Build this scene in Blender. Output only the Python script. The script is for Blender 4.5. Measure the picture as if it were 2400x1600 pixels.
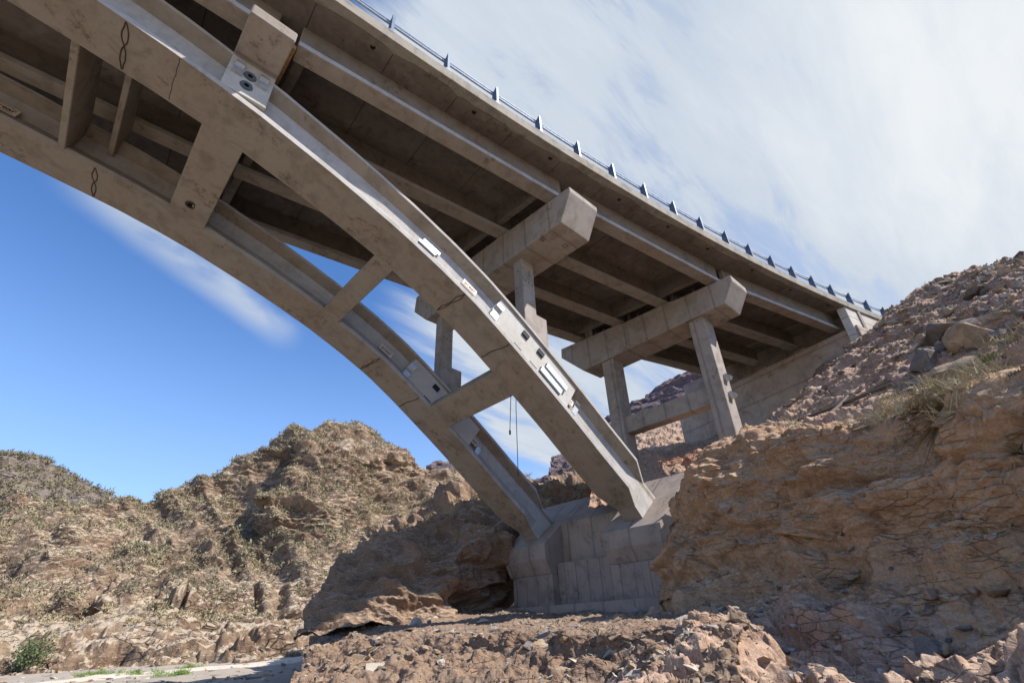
import bpy, bmesh, math, random
import numpy as np
from mathutils import Vector, Matrix
from mathutils.bvhtree import BVHTree
for o in list(bpy.data.objects): bpy.data.objects.remove(o, do_unlink=True)
S = bpy.context.scene
COL = S.collection
# ---------------------------------------------------------------- camera
# frame: X runs along the bridge towards the abutment, Y across it, Z up; the lens stands at the origin
cam = bpy.data.cameras.new('camera'); co = bpy.data.objects.new('camera', cam); COL.objects.link(co)
F = Vector((0.59186085, 0.62293719, 0.51151734)); R = Vector((0.73917366, -0.6725391, -0.03624186)); U = Vector((-0.32143901, -0.39955028, 0.85850832))
co.matrix_world = Matrix(((R.x, U.x, -F.x, 0), (R.y, U.y, -F.y, 0), (R.z, U.z, -F.z, 0), (0, 0, 0, 1)))
cam.sensor_width = 36.0; cam.lens = 16.934; cam.clip_start = 0.1; cam.clip_end = 6000
S.camera = co
# ---------------------------------------------------------------- light
SUN_AZ = math.radians(-56); SUN_EL = math.radians(46.5)
sv = Vector((math.cos(SUN_EL)*math.cos(SUN_AZ), math.cos(SUN_EL)*math.sin(SUN_AZ), math.sin(SUN_EL)))
sl = bpy.data.lights.new('sun', 'SUN'); sl.energy = 4.8; sl.angle = math.radians(0.55); sl.color = (1, 0.955, 0.89)
so = bpy.data.objects.new('sun', sl); COL.objects.link(so); so.rotation_euler = sv.to_track_quat('Z', 'Y').to_euler(); so.location = (0, 0, 60)
W = bpy.data.worlds.new('World'); S.world = W; W.use_nodes = True
S.view_settings.view_transform = 'Standard'; S.view_settings.look = 'None'; S.view_settings.gamma = 1.0
S.view_settings.exposure = 0.55
COVER = (0.75, 0.05, 0.66)      # middle of the cloud sheet
BRIGHT = (0.70, -0.32, 0.66)    # its brightest quarter, towards the sun
WISP = (0.041, 0.831, 0.555); WISP_N = Vector((-0.3304, 0.5415, -0.773))
SKYSAT = 1.2; SKYVAL = 2.05; SKYHUE = 0.505
LOWC = (0.36, 0.50, 0.78); CLOUD0 = (0.36, 0.42, 0.51); CLOUD1 = (0.585, 0.61, 0.63)
def sky_world():
    nt = W.node_tree; nt.nodes.clear(); N = nt.nodes.new; L = nt.links.new
    def m(op, a, b=None, c=None, clamp=False):
        n = N('ShaderNodeMath'); n.operation = op; n.use_clamp = clamp
        for i, v in enumerate((a, b, c)):
            if v is None: continue
            if isinstance(v, (int, float)): n.inputs[i].default_value = v
            else: L(v, n.inputs[i])
        return n.outputs[0]
    def dot(v):
        n = N('ShaderNodeVectorMath'); n.operation = 'DOT_PRODUCT'; L(tc.outputs['Generated'], n.inputs[0]); n.inputs[1].default_value = Vector(v).normalized(); return n.outputs['Value']
    def sm(x, a, b):
        n = N('ShaderNodeMapRange'); n.interpolation_type = 'SMOOTHSTEP'; L(x, n.inputs[0]); n.inputs[1].default_value = a; n.inputs[2].default_value = b; return n.outputs[0]
    tc = N('ShaderNodeTexCoord')
    sk = N('ShaderNodeTexSky'); sk.sky_type = 'NISHITA'; sk.sun_disc = False; sk.sun_elevation = SUN_EL
    sk.sun_rotation = math.pi/2 - SUN_AZ; sk.altitude = 1800; sk.air_density = 1.0; sk.dust_density = 0.6; sk.ozone_density = 2.0
    STR = 0.085
    # cloud sheet: project the view direction on a high plane
    sep = N('ShaderNodeSeparateXYZ'); L(tc.outputs['Generated'], sep.inputs[0])
    den = m('ADD', m('MAXIMUM', sep.outputs[2], 0.0), 0.18)
    cb = N('ShaderNodeCombineXYZ'); L(m('DIVIDE', sep.outputs[0], den), cb.inputs[0]); L(m('DIVIDE', sep.outputs[1], den), cb.inputs[1])
    mp = N('ShaderNodeMapping'); L(cb.outputs[0], mp.inputs[0]); mp.inputs['Rotation'].default_value = (0, 0, math.radians(18)); mp.inputs['Scale'].default_value = (0.8, 3.2, 1)
    n1 = N('ShaderNodeTexNoise'); L(mp.outputs[0], n1.inputs[0]); n1.inputs['Scale'].default_value = 1.6; n1.inputs['Detail'].default_value = 8; n1.inputs['Roughness'].default_value = 0.55; n1.inputs['Distortion'].default_value = 0.35
    n2 = N('ShaderNodeTexNoise'); L(mp.outputs[0], n2.inputs[0]); n2.inputs['Scale'].default_value = 4.0; n2.inputs['Detail'].default_value = 10; n2.inputs['Roughness'].default_value = 0.68; n2.inputs['Distortion'].default_value = 0.5
    cover = sm(dot(COVER), 0.58, 0.93)
    edge = sm(m('ADD', dot(COVER), m('MULTIPLY', m('SUBTRACT', n1.outputs[0], 0.5), 0.25)), 0.665, 0.79)
    den1 = m('ADD', m('MULTIPLY', sm(n1.outputs[0], 0.34, 0.66), 0.55), m('MULTIPLY', sm(n2.outputs[0], 0.34, 0.68), 0.34))
    veil = m('MULTIPLY', m('ADD', den1, m('ADD', 0.54, m('MULTIPLY', sm(dot(BRIGHT), 0.80, 0.99), 0.42))), edge, clamp=True)
    # thin wisp low on the left and haze near the skyline
    nw = N('ShaderNodeTexNoise'); mw = N('ShaderNodeMapping'); L(tc.outputs['Generated'], mw.inputs[0]); mw.inputs['Rotation'].default_value = (0.3, 0.5, 0.4); mw.inputs['Scale'].default_value = (3, 10, 3)
    L(mw.outputs[0], nw.inputs[0]); nw.inputs['Scale'].default_value = 1.5; nw.inputs['Detail'].default_value = 6
    acr = N('ShaderNodeVectorMath'); acr.operation = 'DOT_PRODUCT'; L(tc.outputs['Generated'], acr.inputs[0]); acr.inputs[1].default_value = WISP_N
    wband = m('SUBTRACT', 1.0, sm(m('ABSOLUTE', m('ADD', acr.outputs['Value'], m('MULTIPLY', m('SUBTRACT', nw.outputs[0], .5), .06))), 0.0, 0.055))
    wis = m('MULTIPLY', m('MULTIPLY', wband, sm(dot(WISP), 0.974, 0.995)), m('MULTIPLY', sm(nw.outputs[0], 0.28, 0.58), 0.95))
    low = m('MULTIPLY', m('SUBTRACT', 1.0, sm(sep.outputs[2], 0.0, 0.60)), 0.55)
    mask = m('MAXIMUM', veil, wis, clamp=True)
    hs = N('ShaderNodeHueSaturation'); L(sk.outputs[0], hs.inputs['Color']); hs.inputs['Saturation'].default_value = SKYSAT; hs.inputs['Value'].default_value = SKYVAL; hs.inputs['Hue'].default_value = SKYHUE
    mixl = N('ShaderNodeMix'); mixl.data_type = 'RGBA'; L(low, mixl.inputs[0]); L(hs.outputs[0], mixl.inputs[6]); mixl.inputs[7].default_value = tuple(c/STR for c in LOWC)+(1,)
    # cloud brightness rises where the sheet is thick and towards the bright quarter
    cr = N('ShaderNodeMix'); cr.data_type = 'RGBA'; L(m('ADD', m('MULTIPLY', den1, 0.55), m('MULTIPLY', sm(dot(BRIGHT), 0.86, 1.0), 0.65), None, True), cr.inputs[0])
    cr.inputs[6].default_value = tuple(c/STR for c in CLOUD0)+(1,); cr.inputs[7].default_value = tuple(c/STR for c in CLOUD1)+(1,)
    mix = N('ShaderNodeMix'); mix.data_type = 'RGBA'; L(mask, mix.inputs[0]); L(mixl.outputs[2], mix.inputs[6]); L(cr.outputs[2], mix.inputs[7])
    bg = N('ShaderNodeBackground'); L(mix.outputs[2], bg.inputs[0]); bg.inputs[1].default_value = STR
    out = N('ShaderNodeOutputWorld'); L(bg.outputs[0], out.inputs[0])
sky_world()
# ---------------------------------------------------------------- noise
_rs = np.random.RandomState(7); _perm = _rs.permutation(256); _perm = np.concatenate([_perm, _perm]); _g = _rs.normal(size=(256, 3)); _g /= np.linalg.norm(_g, axis=1)[:, None]
def perlin(P):
    P = np.asarray(P, float); i = np.floor(P).astype(int); f = P-i; i &= 255; u = f*f*f*(f*(f*6-15)+10); r = 0
    for dx in (0, 1):
        for dy in (0, 1):
            for dz in (0, 1):
                h = _perm[_perm[_perm[(i[:, 0]+dx) & 255]+((i[:, 1]+dy) & 255)]+((i[:, 2]+dz) & 255)]
                w = (u[:, 0] if dx else 1-u[:, 0])*(u[:, 1] if dy else 1-u[:, 1])*(u[:, 2] if dz else 1-u[:, 2])
                r = r+w*((_g[h]*(f-np.array([dx, dy, dz]))).sum(1))
    return r*1.6
def fbm(P, o=5, lac=2.03, gain=.5):
    P = np.asarray(P, float); a = 1; r = 0
    for k in range(o): r = r+a*perlin(P+k*17.3); P = P*lac; a *= gain
    return r
def ridged(P, o=5, gain=.5):
    P = np.asarray(P, float); a = 1; r = 0
    for k in range(o): r = r+a*(1-2*np.abs(perlin(P+k*11.7))); P = P*2.07; a *= gain
    return r
def blocks(P, sc, seed=0, tilt=.55, jit=.9):
    """broken rock: each jittered cell is a flat facet with its own offset and tilt"""
    P = np.asarray(P, float)*np.array(sc)+seed; i = np.floor(P).astype(int); best = np.full(len(P), 1e9); sec = best.copy(); val = np.zeros(len(P))
    for dx in (-1, 0, 1):
        for dy in (-1, 0, 1):
            for dz in (-1, 0, 1):
                c = i+np.array([dx, dy, dz]); h = _perm[_perm[_perm[c[:, 0] & 255]+(c[:, 1] & 255)]+(c[:, 2] & 255)]
                q = P-(c+.5+_g[h]*.5*jit); d = (q*q).sum(1); v = _g[(h+91) & 255, 0]+tilt*(q*_g[(h+37) & 255]).sum(1); m = d < best; sec = np.where(m, best, np.minimum(sec, d)); val = np.where(m, v, val); best = np.where(m, d, best)
    e = np.sqrt(sec)-np.sqrt(best); return val*smooth(e, 0, .10)-.12*(1-smooth(e, 0, .09))
def smooth(x, a, b):
    t = np.clip((x-a)/(b-a), 0, 1); return t*t*(3-2*t)
# ---------------------------------------------------------------- objects
def tag(o, label=None, cat=None, group=None, kind=None):
    for k, v in (('label', label), ('category', cat), ('group', group), ('kind', kind)):
        if v: o[k] = v
    return o
def empty(name, loc, **k):
    o = bpy.data.objects.new(name, None); COL.objects.link(o); o.location = loc; o.empty_display_size = .5; return tag(o, **k)
class MB:
    def __init__(s): s.v = []; s.f = []; s.mi = []; s.n = 0
    def add(s, V, Fc, mi=0):
        V = [tuple(map(float, q)) for q in V]; s.v += V; s.f += [tuple(int(i)+s.n for i in f) for f in Fc]; s.mi += [mi]*len(Fc); s.n += len(V); return s
    def hexa(s, P, mi=0):            # 8 corners: bottom 4 ccw, top 4 ccw
        return s.add(P, [(3, 2, 1, 0), (4, 5, 6, 7), (0, 1, 5, 4), (1, 2, 6, 5), (2, 3, 7, 6), (3, 0, 4, 7)], mi)
    def box(s, a, b, mi=0):
        (x0, y0, z0), (x1, y1, z1) = a, b
        return s.hexa([(x0, y0, z0), (x1, y0, z0), (x1, y1, z0), (x0, y1, z0), (x0, y0, z1), (x1, y0, z1), (x1, y1, z1), (x0, y1, z1)], mi)
    def sweep(s, rings, mi=0, cap=True, closed=True):
        n = len(rings[0]); V = [q for r in rings for q in r]; Fc = []
        for i in range(len(rings)-1):
            for j in range(n if closed else n-1):
                k = (j+1) % n; Fc.append((i*n+j, i*n+k, (i+1)*n+k, (i+1)*n+j))
        if cap and closed: Fc += [tuple(range(n-1, -1, -1)), tuple((len(rings)-1)*n+j for j in range(n))]
        return s.add(V, Fc, mi)
    def tube(s, pts, r, n=8, mi=0):
        pts = [Vector(p) for p in pts]; rings = []
        for i, p in enumerate(pts):
            t = (pts[min(i+1, len(pts)-1)]-pts[max(i-1, 0)]).normalized(); a = t.orthogonal().normalized() if i == 0 else (a-t*a.dot(t)).normalized(); b = t.cross(a)
            rr = r[i] if hasattr(r, '__len__') else r
            rings.append([tuple(p+(a*math.cos(2*math.pi*k/n)+b*math.sin(2*math.pi*k/n))*rr) for k in range(n)])
        return s.sweep(rings, mi)
    def beam(s, a, b, w, h, mi=0, up=(0, 0, 1)):
        a = Vector(a); b = Vector(b); t = (b-a).normalized(); y = Vector(up).cross(t).normalized(); z = t.cross(y)
        c = [(-w/2, -h/2), (w/2, -h/2), (w/2, h/2), (-w/2, h/2)]
        return s.sweep([[tuple(p+y*u+z*v) for u, v in c] for p in (a, b)], mi)
    def mesh(s, name, mats, loc=(0, 0, 0), smooth=False):
        me = bpy.data.meshes.new(name); L = Vector(loc)
        me.from_pydata([(v[0]-L[0], v[1]-L[1], v[2]-L[2]) for v in s.v], [], s.f)
        for m in (mats if isinstance(mats, (list, tuple)) else [mats]): me.materials.append(m)
        if any(s.mi): me.polygons.foreach_set('material_index', s.mi)
        bm = bmesh.new(); bm.from_mesh(me); bmesh.ops.recalc_face_normals(bm, faces=bm.faces); bm.to_mesh(me); bm.free()
        if smooth: me.polygons.foreach_set('use_smooth', [True]*len(me.polygons))
        me.update(); return me
    def build(s, name, mats, parent=None, bevel=0.0, smooth=False, loc=None, **k):
        base = wloc(parent) if parent else Vector(loc or (0, 0, 0))
        o = bpy.data.objects.new(name, s.mesh(name, mats, base, smooth)); COL.objects.link(o)
        if parent: o.parent = parent
        else: o.location = base
        if bevel:
            m = o.modifiers.new('bevel', 'BEVEL'); m.width = bevel; m.segments = 1; m.limit_method = 'ANGLE'; m.angle_limit = math.radians(25)
        return tag(o, **k)
def wloc(o):
    v = Vector(o.location)
    while o.parent: o = o.parent; v = v+o.location
    return v
def npmesh(name, V, Q, mats, mi=None, smooth=True, parent=None, **k):
    """fast mesh from arrays; Q is (n,3) or (n,4)"""
    me = bpy.data.meshes.new(name); V = np.asarray(V, np.float32); Q = np.asarray(Q, np.int32); n, c = Q.shape
    me.vertices.add(len(V)); me.vertices.foreach_set('co', V.ravel()); me.loops.add(n*c); me.loops.foreach_set('vertex_index', Q.ravel())
    me.polygons.add(n); me.polygons.foreach_set('loop_start', np.arange(n, dtype=np.int32)*c); me.polygons.foreach_set('loop_total', np.full(n, c, np.int32))
    for m in (mats if isinstance(mats, (list, tuple)) else [mats]): me.materials.append(m)
    if mi is not None: me.polygons.foreach_set('material_index', np.asarray(mi, np.int32))
    me.polygons.foreach_set('use_smooth', np.full(n, smooth)); me.update(calc_edges=True)
    o = bpy.data.objects.new(name, me); COL.objects.link(o)
    if parent: o.parent = parent
    return tag(o, **k)
# ---------------------------------------------------------------- materials
class NT:
    def __init__(s, name):
        s.m = bpy.data.materials.new(name); s.m.use_nodes = True; s.t = s.m.node_tree; s.t.nodes.clear()
        s.b = s.n('ShaderNodeBsdfPrincipled'); s.o = s.n('ShaderNodeOutputMaterial'); s.l(s.b.outputs[0], s.o.inputs[0]); s.tc = s.n('ShaderNodeTexCoord').outputs['Object']; s.geo = s.n('ShaderNodeNewGeometry')
    def n(s, t): return s.t.nodes.new(t)
    def l(s, a, b): s.t.links.new(a, b)
    def val(s, v, i):
        if isinstance(v, (int, float)): i.default_value = v
        elif isinstance(v, tuple): i.default_value = v if len(v) == 4 or i.type == 'VECTOR' else v+(1,)
        else: s.l(v, i)
    def map(s, sc=(1, 1, 1), rot=(0, 0, 0), src=None):
        m = s.n('ShaderNodeMapping'); s.l(src or s.tc, m.inputs[0]); m.inputs['Scale'].default_value = sc; m.inputs['Rotation'].default_value = rot; return m.outputs[0]
    def noise(s, sc, det=6, ro=.55, v=None, dist=0, lo=None, hi=None):
        n = s.n('ShaderNodeTexNoise'); s.l(v or s.tc, n.inputs[0]); n.inputs['Scale'].default_value = sc; n.inputs['Detail'].default_value = det; n.inputs['Roughness'].default_value = ro; n.inputs['Distortion'].default_value = dist
        return n.outputs[0] if lo is None else s.ss(n.outputs[0], lo, hi)
    def vor(s, sc, v=None, feat='F1', out='Distance', rnd=1):
        n = s.n('ShaderNodeTexVoronoi'); s.l(v or s.tc, n.inputs[0]); n.inputs['Scale'].default_value = sc; n.feature = feat; n.inputs['Randomness'].default_value = rnd; return n.outputs[out]
    def ss(s, x, a, b, c=0, d=1):
        n = s.n('ShaderNodeMapRange'); n.interpolation_type = 'SMOOTHSTEP'; s.l(x, n.inputs[0])
        for i, v in enumerate((a, b, c, d)): n.inputs[i+1].default_value = v
        return n.outputs[0]
    def mth(s, op, a, b=0.0, clamp=False):
        n = s.n('ShaderNodeMath'); n.operation = op; n.use_clamp = clamp; s.val(a, n.inputs[0]); s.val(b, n.inputs[1]); return n.outputs[0]
    def mix(s, f, a, b, mode='MIX'):
        n = s.n('ShaderNodeMix'); n.data_type = 'RGBA'; n.blend_type = mode; s.val(f, n.inputs[0]); s.val(a, n.inputs[6]); s.val(b, n.inputs[7]); return n.outputs[2]
    def bump(s, h, d, st=1.0, prev=None):
        n = s.n('ShaderNodeBump'); s.l(h, n.inputs['Height']); n.inputs['Distance'].default_value = d; n.inputs['Strength'].default_value = st
        if prev is not None: s.l(prev, n.inputs['Normal'])
        return n.outputs[0]
    def done(s, col, rough=.9, nrm=None, metal=0, spec=.3):
        s.val(col, s.b.inputs['Base Color']); s.val(rough, s.b.inputs['Roughness']); s.b.inputs['Metallic'].default_value = metal; s.b.inputs['Specular IOR Level'].default_value = spec
        if nrm is not None: s.l(nrm, s.b.inputs['Normal'])
        return s.m
CK = .80
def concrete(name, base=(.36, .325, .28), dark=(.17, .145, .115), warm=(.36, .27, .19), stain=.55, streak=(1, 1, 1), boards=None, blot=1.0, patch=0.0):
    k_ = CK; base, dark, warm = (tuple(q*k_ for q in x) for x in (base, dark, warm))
    t = NT(name)
    big = t.noise(.45, 5, .6, lo=.35, hi=.68); med = t.noise(1.7, 7, .62, dist=.6, lo=.42, hi=.70); fine = t.noise(14, 6, .65)
    c = t.mix(t.mth('MULTIPLY', big, .55), base, warm)
    c = t.mix(t.mth('MULTIPLY', med, stain), c, dark)
    stv = t.map((3.2*streak[0], 3.2*streak[1], .35*streak[2])); st = t.noise(1.6, 5, .6, v=stv, lo=.50, hi=.75)
    c = t.mix(t.mth('MULTIPLY', st, .40*stain), c, tuple(x*.55 for x in dark))
    if patch:      # pale laitance smears left by the casting
        ps = t.mth('MULTIPLY', t.noise(.8, 3, .5, lo=.54, hi=.60), t.noise(3.5, 6, .6, lo=.38, hi=.62))
        c = t.mix(t.mth('MULTIPLY', ps, patch), c, tuple(min(1, x*1.25) for x in base))
    pits = t.ss(t.vor(9.0), .03, .09, 1, 0); pits2 = t.mth('MULTIPLY', pits, t.noise(2.0, 3, lo=.5, hi=.62))
    c = t.mix(t.mth('MULTIPLY', pits2, .7*blot), c, tuple(x*.35 for x in dark))
    sp = t.mth('MULTIPLY', t.noise(.9, 2, .5, lo=.58, hi=.63), t.noise(6, 7, .7, lo=.50, hi=.60))
    c = t.mix(t.mth('MULTIPLY', sp, .5*blot), c, tuple(x*.45 for x in dark))
    c = t.mix(t.ss(fine, .3, .75, 0, .22), c, tuple(x*.6 for x in base))
    h = t.mth('ADD', t.mth('MULTIPLY', fine, .3), t.mth('MULTIPLY', t.noise(60, 4, .7), .15)); h = t.mth('SUBTRACT', h, t.mth('MULTIPLY', pits2, .8))
    if boards:
        w = t.n('ShaderNodeTexWave'); w.wave_type = 'BANDS'; w.bands_direction = boards[0]; t.l(t.tc, w.inputs[0]); w.inputs['Scale'].default_value = boards[1]; w.inputs['Distortion'].default_value = .15; w.inputs['Detail'].default_value = 2
        ln = t.ss(w.outputs[0], .0, .03, 1, 0); c = t.mix(t.mth('MULTIPLY', ln, .35), c, tuple(x*.5 for x in dark)); h = t.mth('SUBTRACT', h, t.mth('MULTIPLY', ln, 1.2))
    return t.done(c, .88, t.bump(h, .012, .8), spec=.25)
def rockmat(name, a, b, c, strata=(0.06, -0.1, 0.15), band=2.2, dust=(.50, .42, .33), dustamt=.6, bump=.05, scale=1.0, crack=.7, k=.70):
    a, b, c, dust = (tuple(q*k for q in x) for x in (a, b, c, dust)); t = NT(name)
    v = t.map((scale, scale, scale), strata)
    sv = t.map((.7*scale, .7*scale, 2.4*scale), strata)
    lay = t.noise(band, 7, .62, v=sv, dist=.8); big = t.noise(.35, 5, .6, v=v, lo=.36, hi=.66); med = t.noise(2.4, 8, .66, v=v, dist=.5)
    col = t.mix(big, a, b); col = t.mix(t.ss(lay, .42, .66, 0, .85), col, c); col = t.mix(t.ss(med, .35, .72, 0, .6), col, tuple(x*.62 for x in a))
    spk = t.noise(22, 5, .7, v=v); col = t.mix(t.ss(spk, .46, .70, 0, .55), col, tuple(min(1, x*1.45) for x in b)); col = t.mix(t.ss(spk, .28, .46, .6, 0), col, tuple(x*.4 for x in a))
    vo = t.vor(3.2, v=sv, feat='DISTANCE_TO_EDGE'); cr = t.mth('MULTIPLY', t.ss(vo, 0.0, .05, 1, 0), t.noise(1.1, 4, lo=.46, hi=.60, v=v)); col = t.mix(t.mth('MULTIPLY', cr, crack), col, tuple(x*.22 for x in a))
    sp = t.n('ShaderNodeSeparateXYZ'); t.l(t.geo.outputs['True Normal'], sp.inputs[0]); up = t.ss(t.mth('ADD', sp.outputs[2], t.mth('MULTIPLY', t.mth('SUBTRACT', med, .5), .7)), .45, .85)
    col = t.mix(t.mth('MULTIPLY', up, dustamt), col, dust)
    h = t.mth('ADD', t.mth('MULTIPLY', lay, .9), t.mth('ADD', t.mth('MULTIPLY', med, .9), t.mth('MULTIPLY', spk, .35))); h = t.mth('SUBTRACT', h, t.mth('MULTIPLY', cr, .5))
    return t.done(col, .95, t.bump(h, bump, 1.0), spec=.12)
def steel(name, col, rough=.4, metal=1.0):
    t = NT(name); n = t.noise(9, 5, .6); c = t.mix(t.ss(n, .35, .7, 0, .5), col, tuple(x*.6 for x in col)); return t.done(c, rough, t.bump(n, .002), metal=metal, spec=.5)
def plain(name, col, rough=.8, var=.35, sc=8):
    t = NT(name); n = t.noise(sc, 5, .6); c = t.mix(t.ss(n, .3, .7, 0, var), col, tuple(x*.45 for x in col)); return t.done(c, rough, t.bump(n, .004), spec=.2)
M = {}
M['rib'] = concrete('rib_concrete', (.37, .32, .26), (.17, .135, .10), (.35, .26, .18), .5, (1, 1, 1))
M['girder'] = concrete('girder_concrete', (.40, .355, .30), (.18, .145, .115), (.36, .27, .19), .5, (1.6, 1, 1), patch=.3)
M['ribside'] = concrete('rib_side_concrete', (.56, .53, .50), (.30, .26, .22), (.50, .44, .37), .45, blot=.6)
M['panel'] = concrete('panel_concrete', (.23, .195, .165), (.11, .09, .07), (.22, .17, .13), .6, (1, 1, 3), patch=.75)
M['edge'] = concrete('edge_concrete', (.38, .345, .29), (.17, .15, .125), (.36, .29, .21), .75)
M['pier'] = concrete('pier_concrete', (.46, .40, .345), (.24, .195, .16), (.42, .33, .25), .6, boards=('Y', .24))
M['base'] = concrete('foundation_concrete', (.44, .36, .30), (.23, .18, .145), (.40, .32, .26), .5, boards=('Y', .235))
M['footing'] = concrete('board_marked_concrete', (.42, .335, .285), (.22, .175, .15), (.38, .30, .25), .7, (3, 3, .5), boards=('Y', .5))
M['abut'] = concrete('abutment_concrete', (.38, .325, .28), (.19, .15, .12), (.38, .27, .20), .6, patch=.3)
M['white'] = concrete('smooth_white_concrete', (.62, .60, .56), (.42, .37, .30), (.60, .52, .42), .3, blot=.4)
M['galv'] = steel('galvanised_steel', (.50, .52, .54), .48, .85)
M['postpaint'] = steel('blue_grey_post_steel', (.10, .135, .20), .5, .35)
M['rail'] = steel('rail_steel', (.40, .43, .47), .38, .9)
M['darkpipe'] = plain('dark_pipe', (.02, .02, .022), .6)
M['hole_shade'] = plain('hole_shade_black', (.006, .005, .005), .95)  # painted shade for the inside of drain, pipe and tie holes
M['rubber'] = plain('bearing_rubber', (.025, .025, .028), .6)
M['disc'] = plain('grey_plastic', (.10, .11, .125), .55, .2)
M['wood'] = plain('shuttering_wood', (.42, .24, .09), .8, .6, 12)
M['plate'] = plain('cream_plate', (.72, .62, .52), .6, .15, 30)
M['ink'] = plain('maroon_ink', (.07, .015, .015), .6)
M['orange'] = plain('orange_mesh', (.30, .055, .03), .8)
M['crack'] = plain('dark_mortar_stain', (.075, .055, .04), .95)
M['bar'] = plain('weathered_steel_bar', (.12, .09, .07), .8)
M['bank'] = rockmat('bank_rock', (.33, .195, .115), (.44, .28, .165), (.50, .33, .20), dust=(.66, .48, .34), k=.95, crack=0, dustamt=.5)
M['slope'] = rockmat('scree_soil', (.44, .28, .19), (.50, .33, .225), (.34, .245, .20), dust=(.64, .48, .36), bump=.06, dustamt=.5, k=.92, crack=.2)
M['terrace'] = rockmat('terrace_soil', (.34, .215, .14), (.44, .29, .19), (.30, .215, .16), dust=(.50, .38, .29), bump=.07, dustamt=.4, k=.66, crack=0)
M['mound'] = rockmat('mound_rock', (.26, .175, .125), (.40, .27, .18), (.34, .22, .14), dust=(.60, .46, .34), bump=.06, crack=0, band=1.2, k=.75)
M['hill'] = rockmat('hill_rock', (.16, .10, .065), (.29, .195, .13), (.42, .32, .225), (.0, .22, .0), band=1.0, dust=(.62, .51, .38), dustamt=.8, bump=.5, scale=.22, k=.88)
M['far'] = rockmat('far_rock', (.26, .19, .16), (.33, .26, .21), (.26, .22, .20), band=1.2, dust=(.36, .31, .25), bump=.8, scale=.12)
M['mauve'] = rockmat('mauve_mountain_rock', (.19, .125, .13), (.26, .20, .20), (.16, .125, .15), band=1.0, dust=(.36, .31, .27), bump=1.0, scale=.1)
M['bed'] = rockmat('riverbed_gravel', (.44, .37, .30), (.52, .44, .36), (.40, .34, .28), dust=(.52, .45, .38), bump=.04, scale=.6, crack=.2)
M['road'] = plain('pale_dirt', (.60, .52, .43), .95, .3, .8)
M['stoneA'] = rockmat('tan_stone', (.46, .33, .22), (.54, .40, .27), (.46, .31, .19), dust=(.60, .48, .36), bump=.02, scale=3, dustamt=.3, crack=.1)
M['stoneB'] = rockmat('grey_stone', (.22, .19, .18), (.30, .27, .25), (.28, .22, .19), dust=(.46, .41, .35), bump=.02, scale=3, dustamt=.3, crack=.1)
M['stoneC'] = rockmat('pale_stone', (.46, .41, .34), (.54, .48, .40), (.52, .44, .35), dust=(.70, .62, .52), bump=.02, scale=3, dustamt=.4, crack=.1, k=.85)
M['scrub'] = plain('olive_scrub', (.36, .31, .19), .9, .7, 1.2)
M['scrub2'] = plain('grey_green_scrub', (.24, .205, .13), .9, .6, 1.2)
M['scrub3'] = plain('straw_scrub', (.44, .36, .22), .9, .6, 1.2)
M['leafdry'] = plain('dry_leaf', (.36, .25, .14), .8, .6, 3)
M['leafgrn'] = plain('spiky_green_leaf', (.20, .21, .09), .7, .6, 3)
M['bush'] = plain('green_leaf', (.13, .165, .075), .8, .6, 2)
M['grass'] = plain('bright_grass', (.17, .27, .06), .8, .5, 4)
M['twig'] = plain('dead_twig', (.22, .17, .13), .9, .5, 3)
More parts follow.
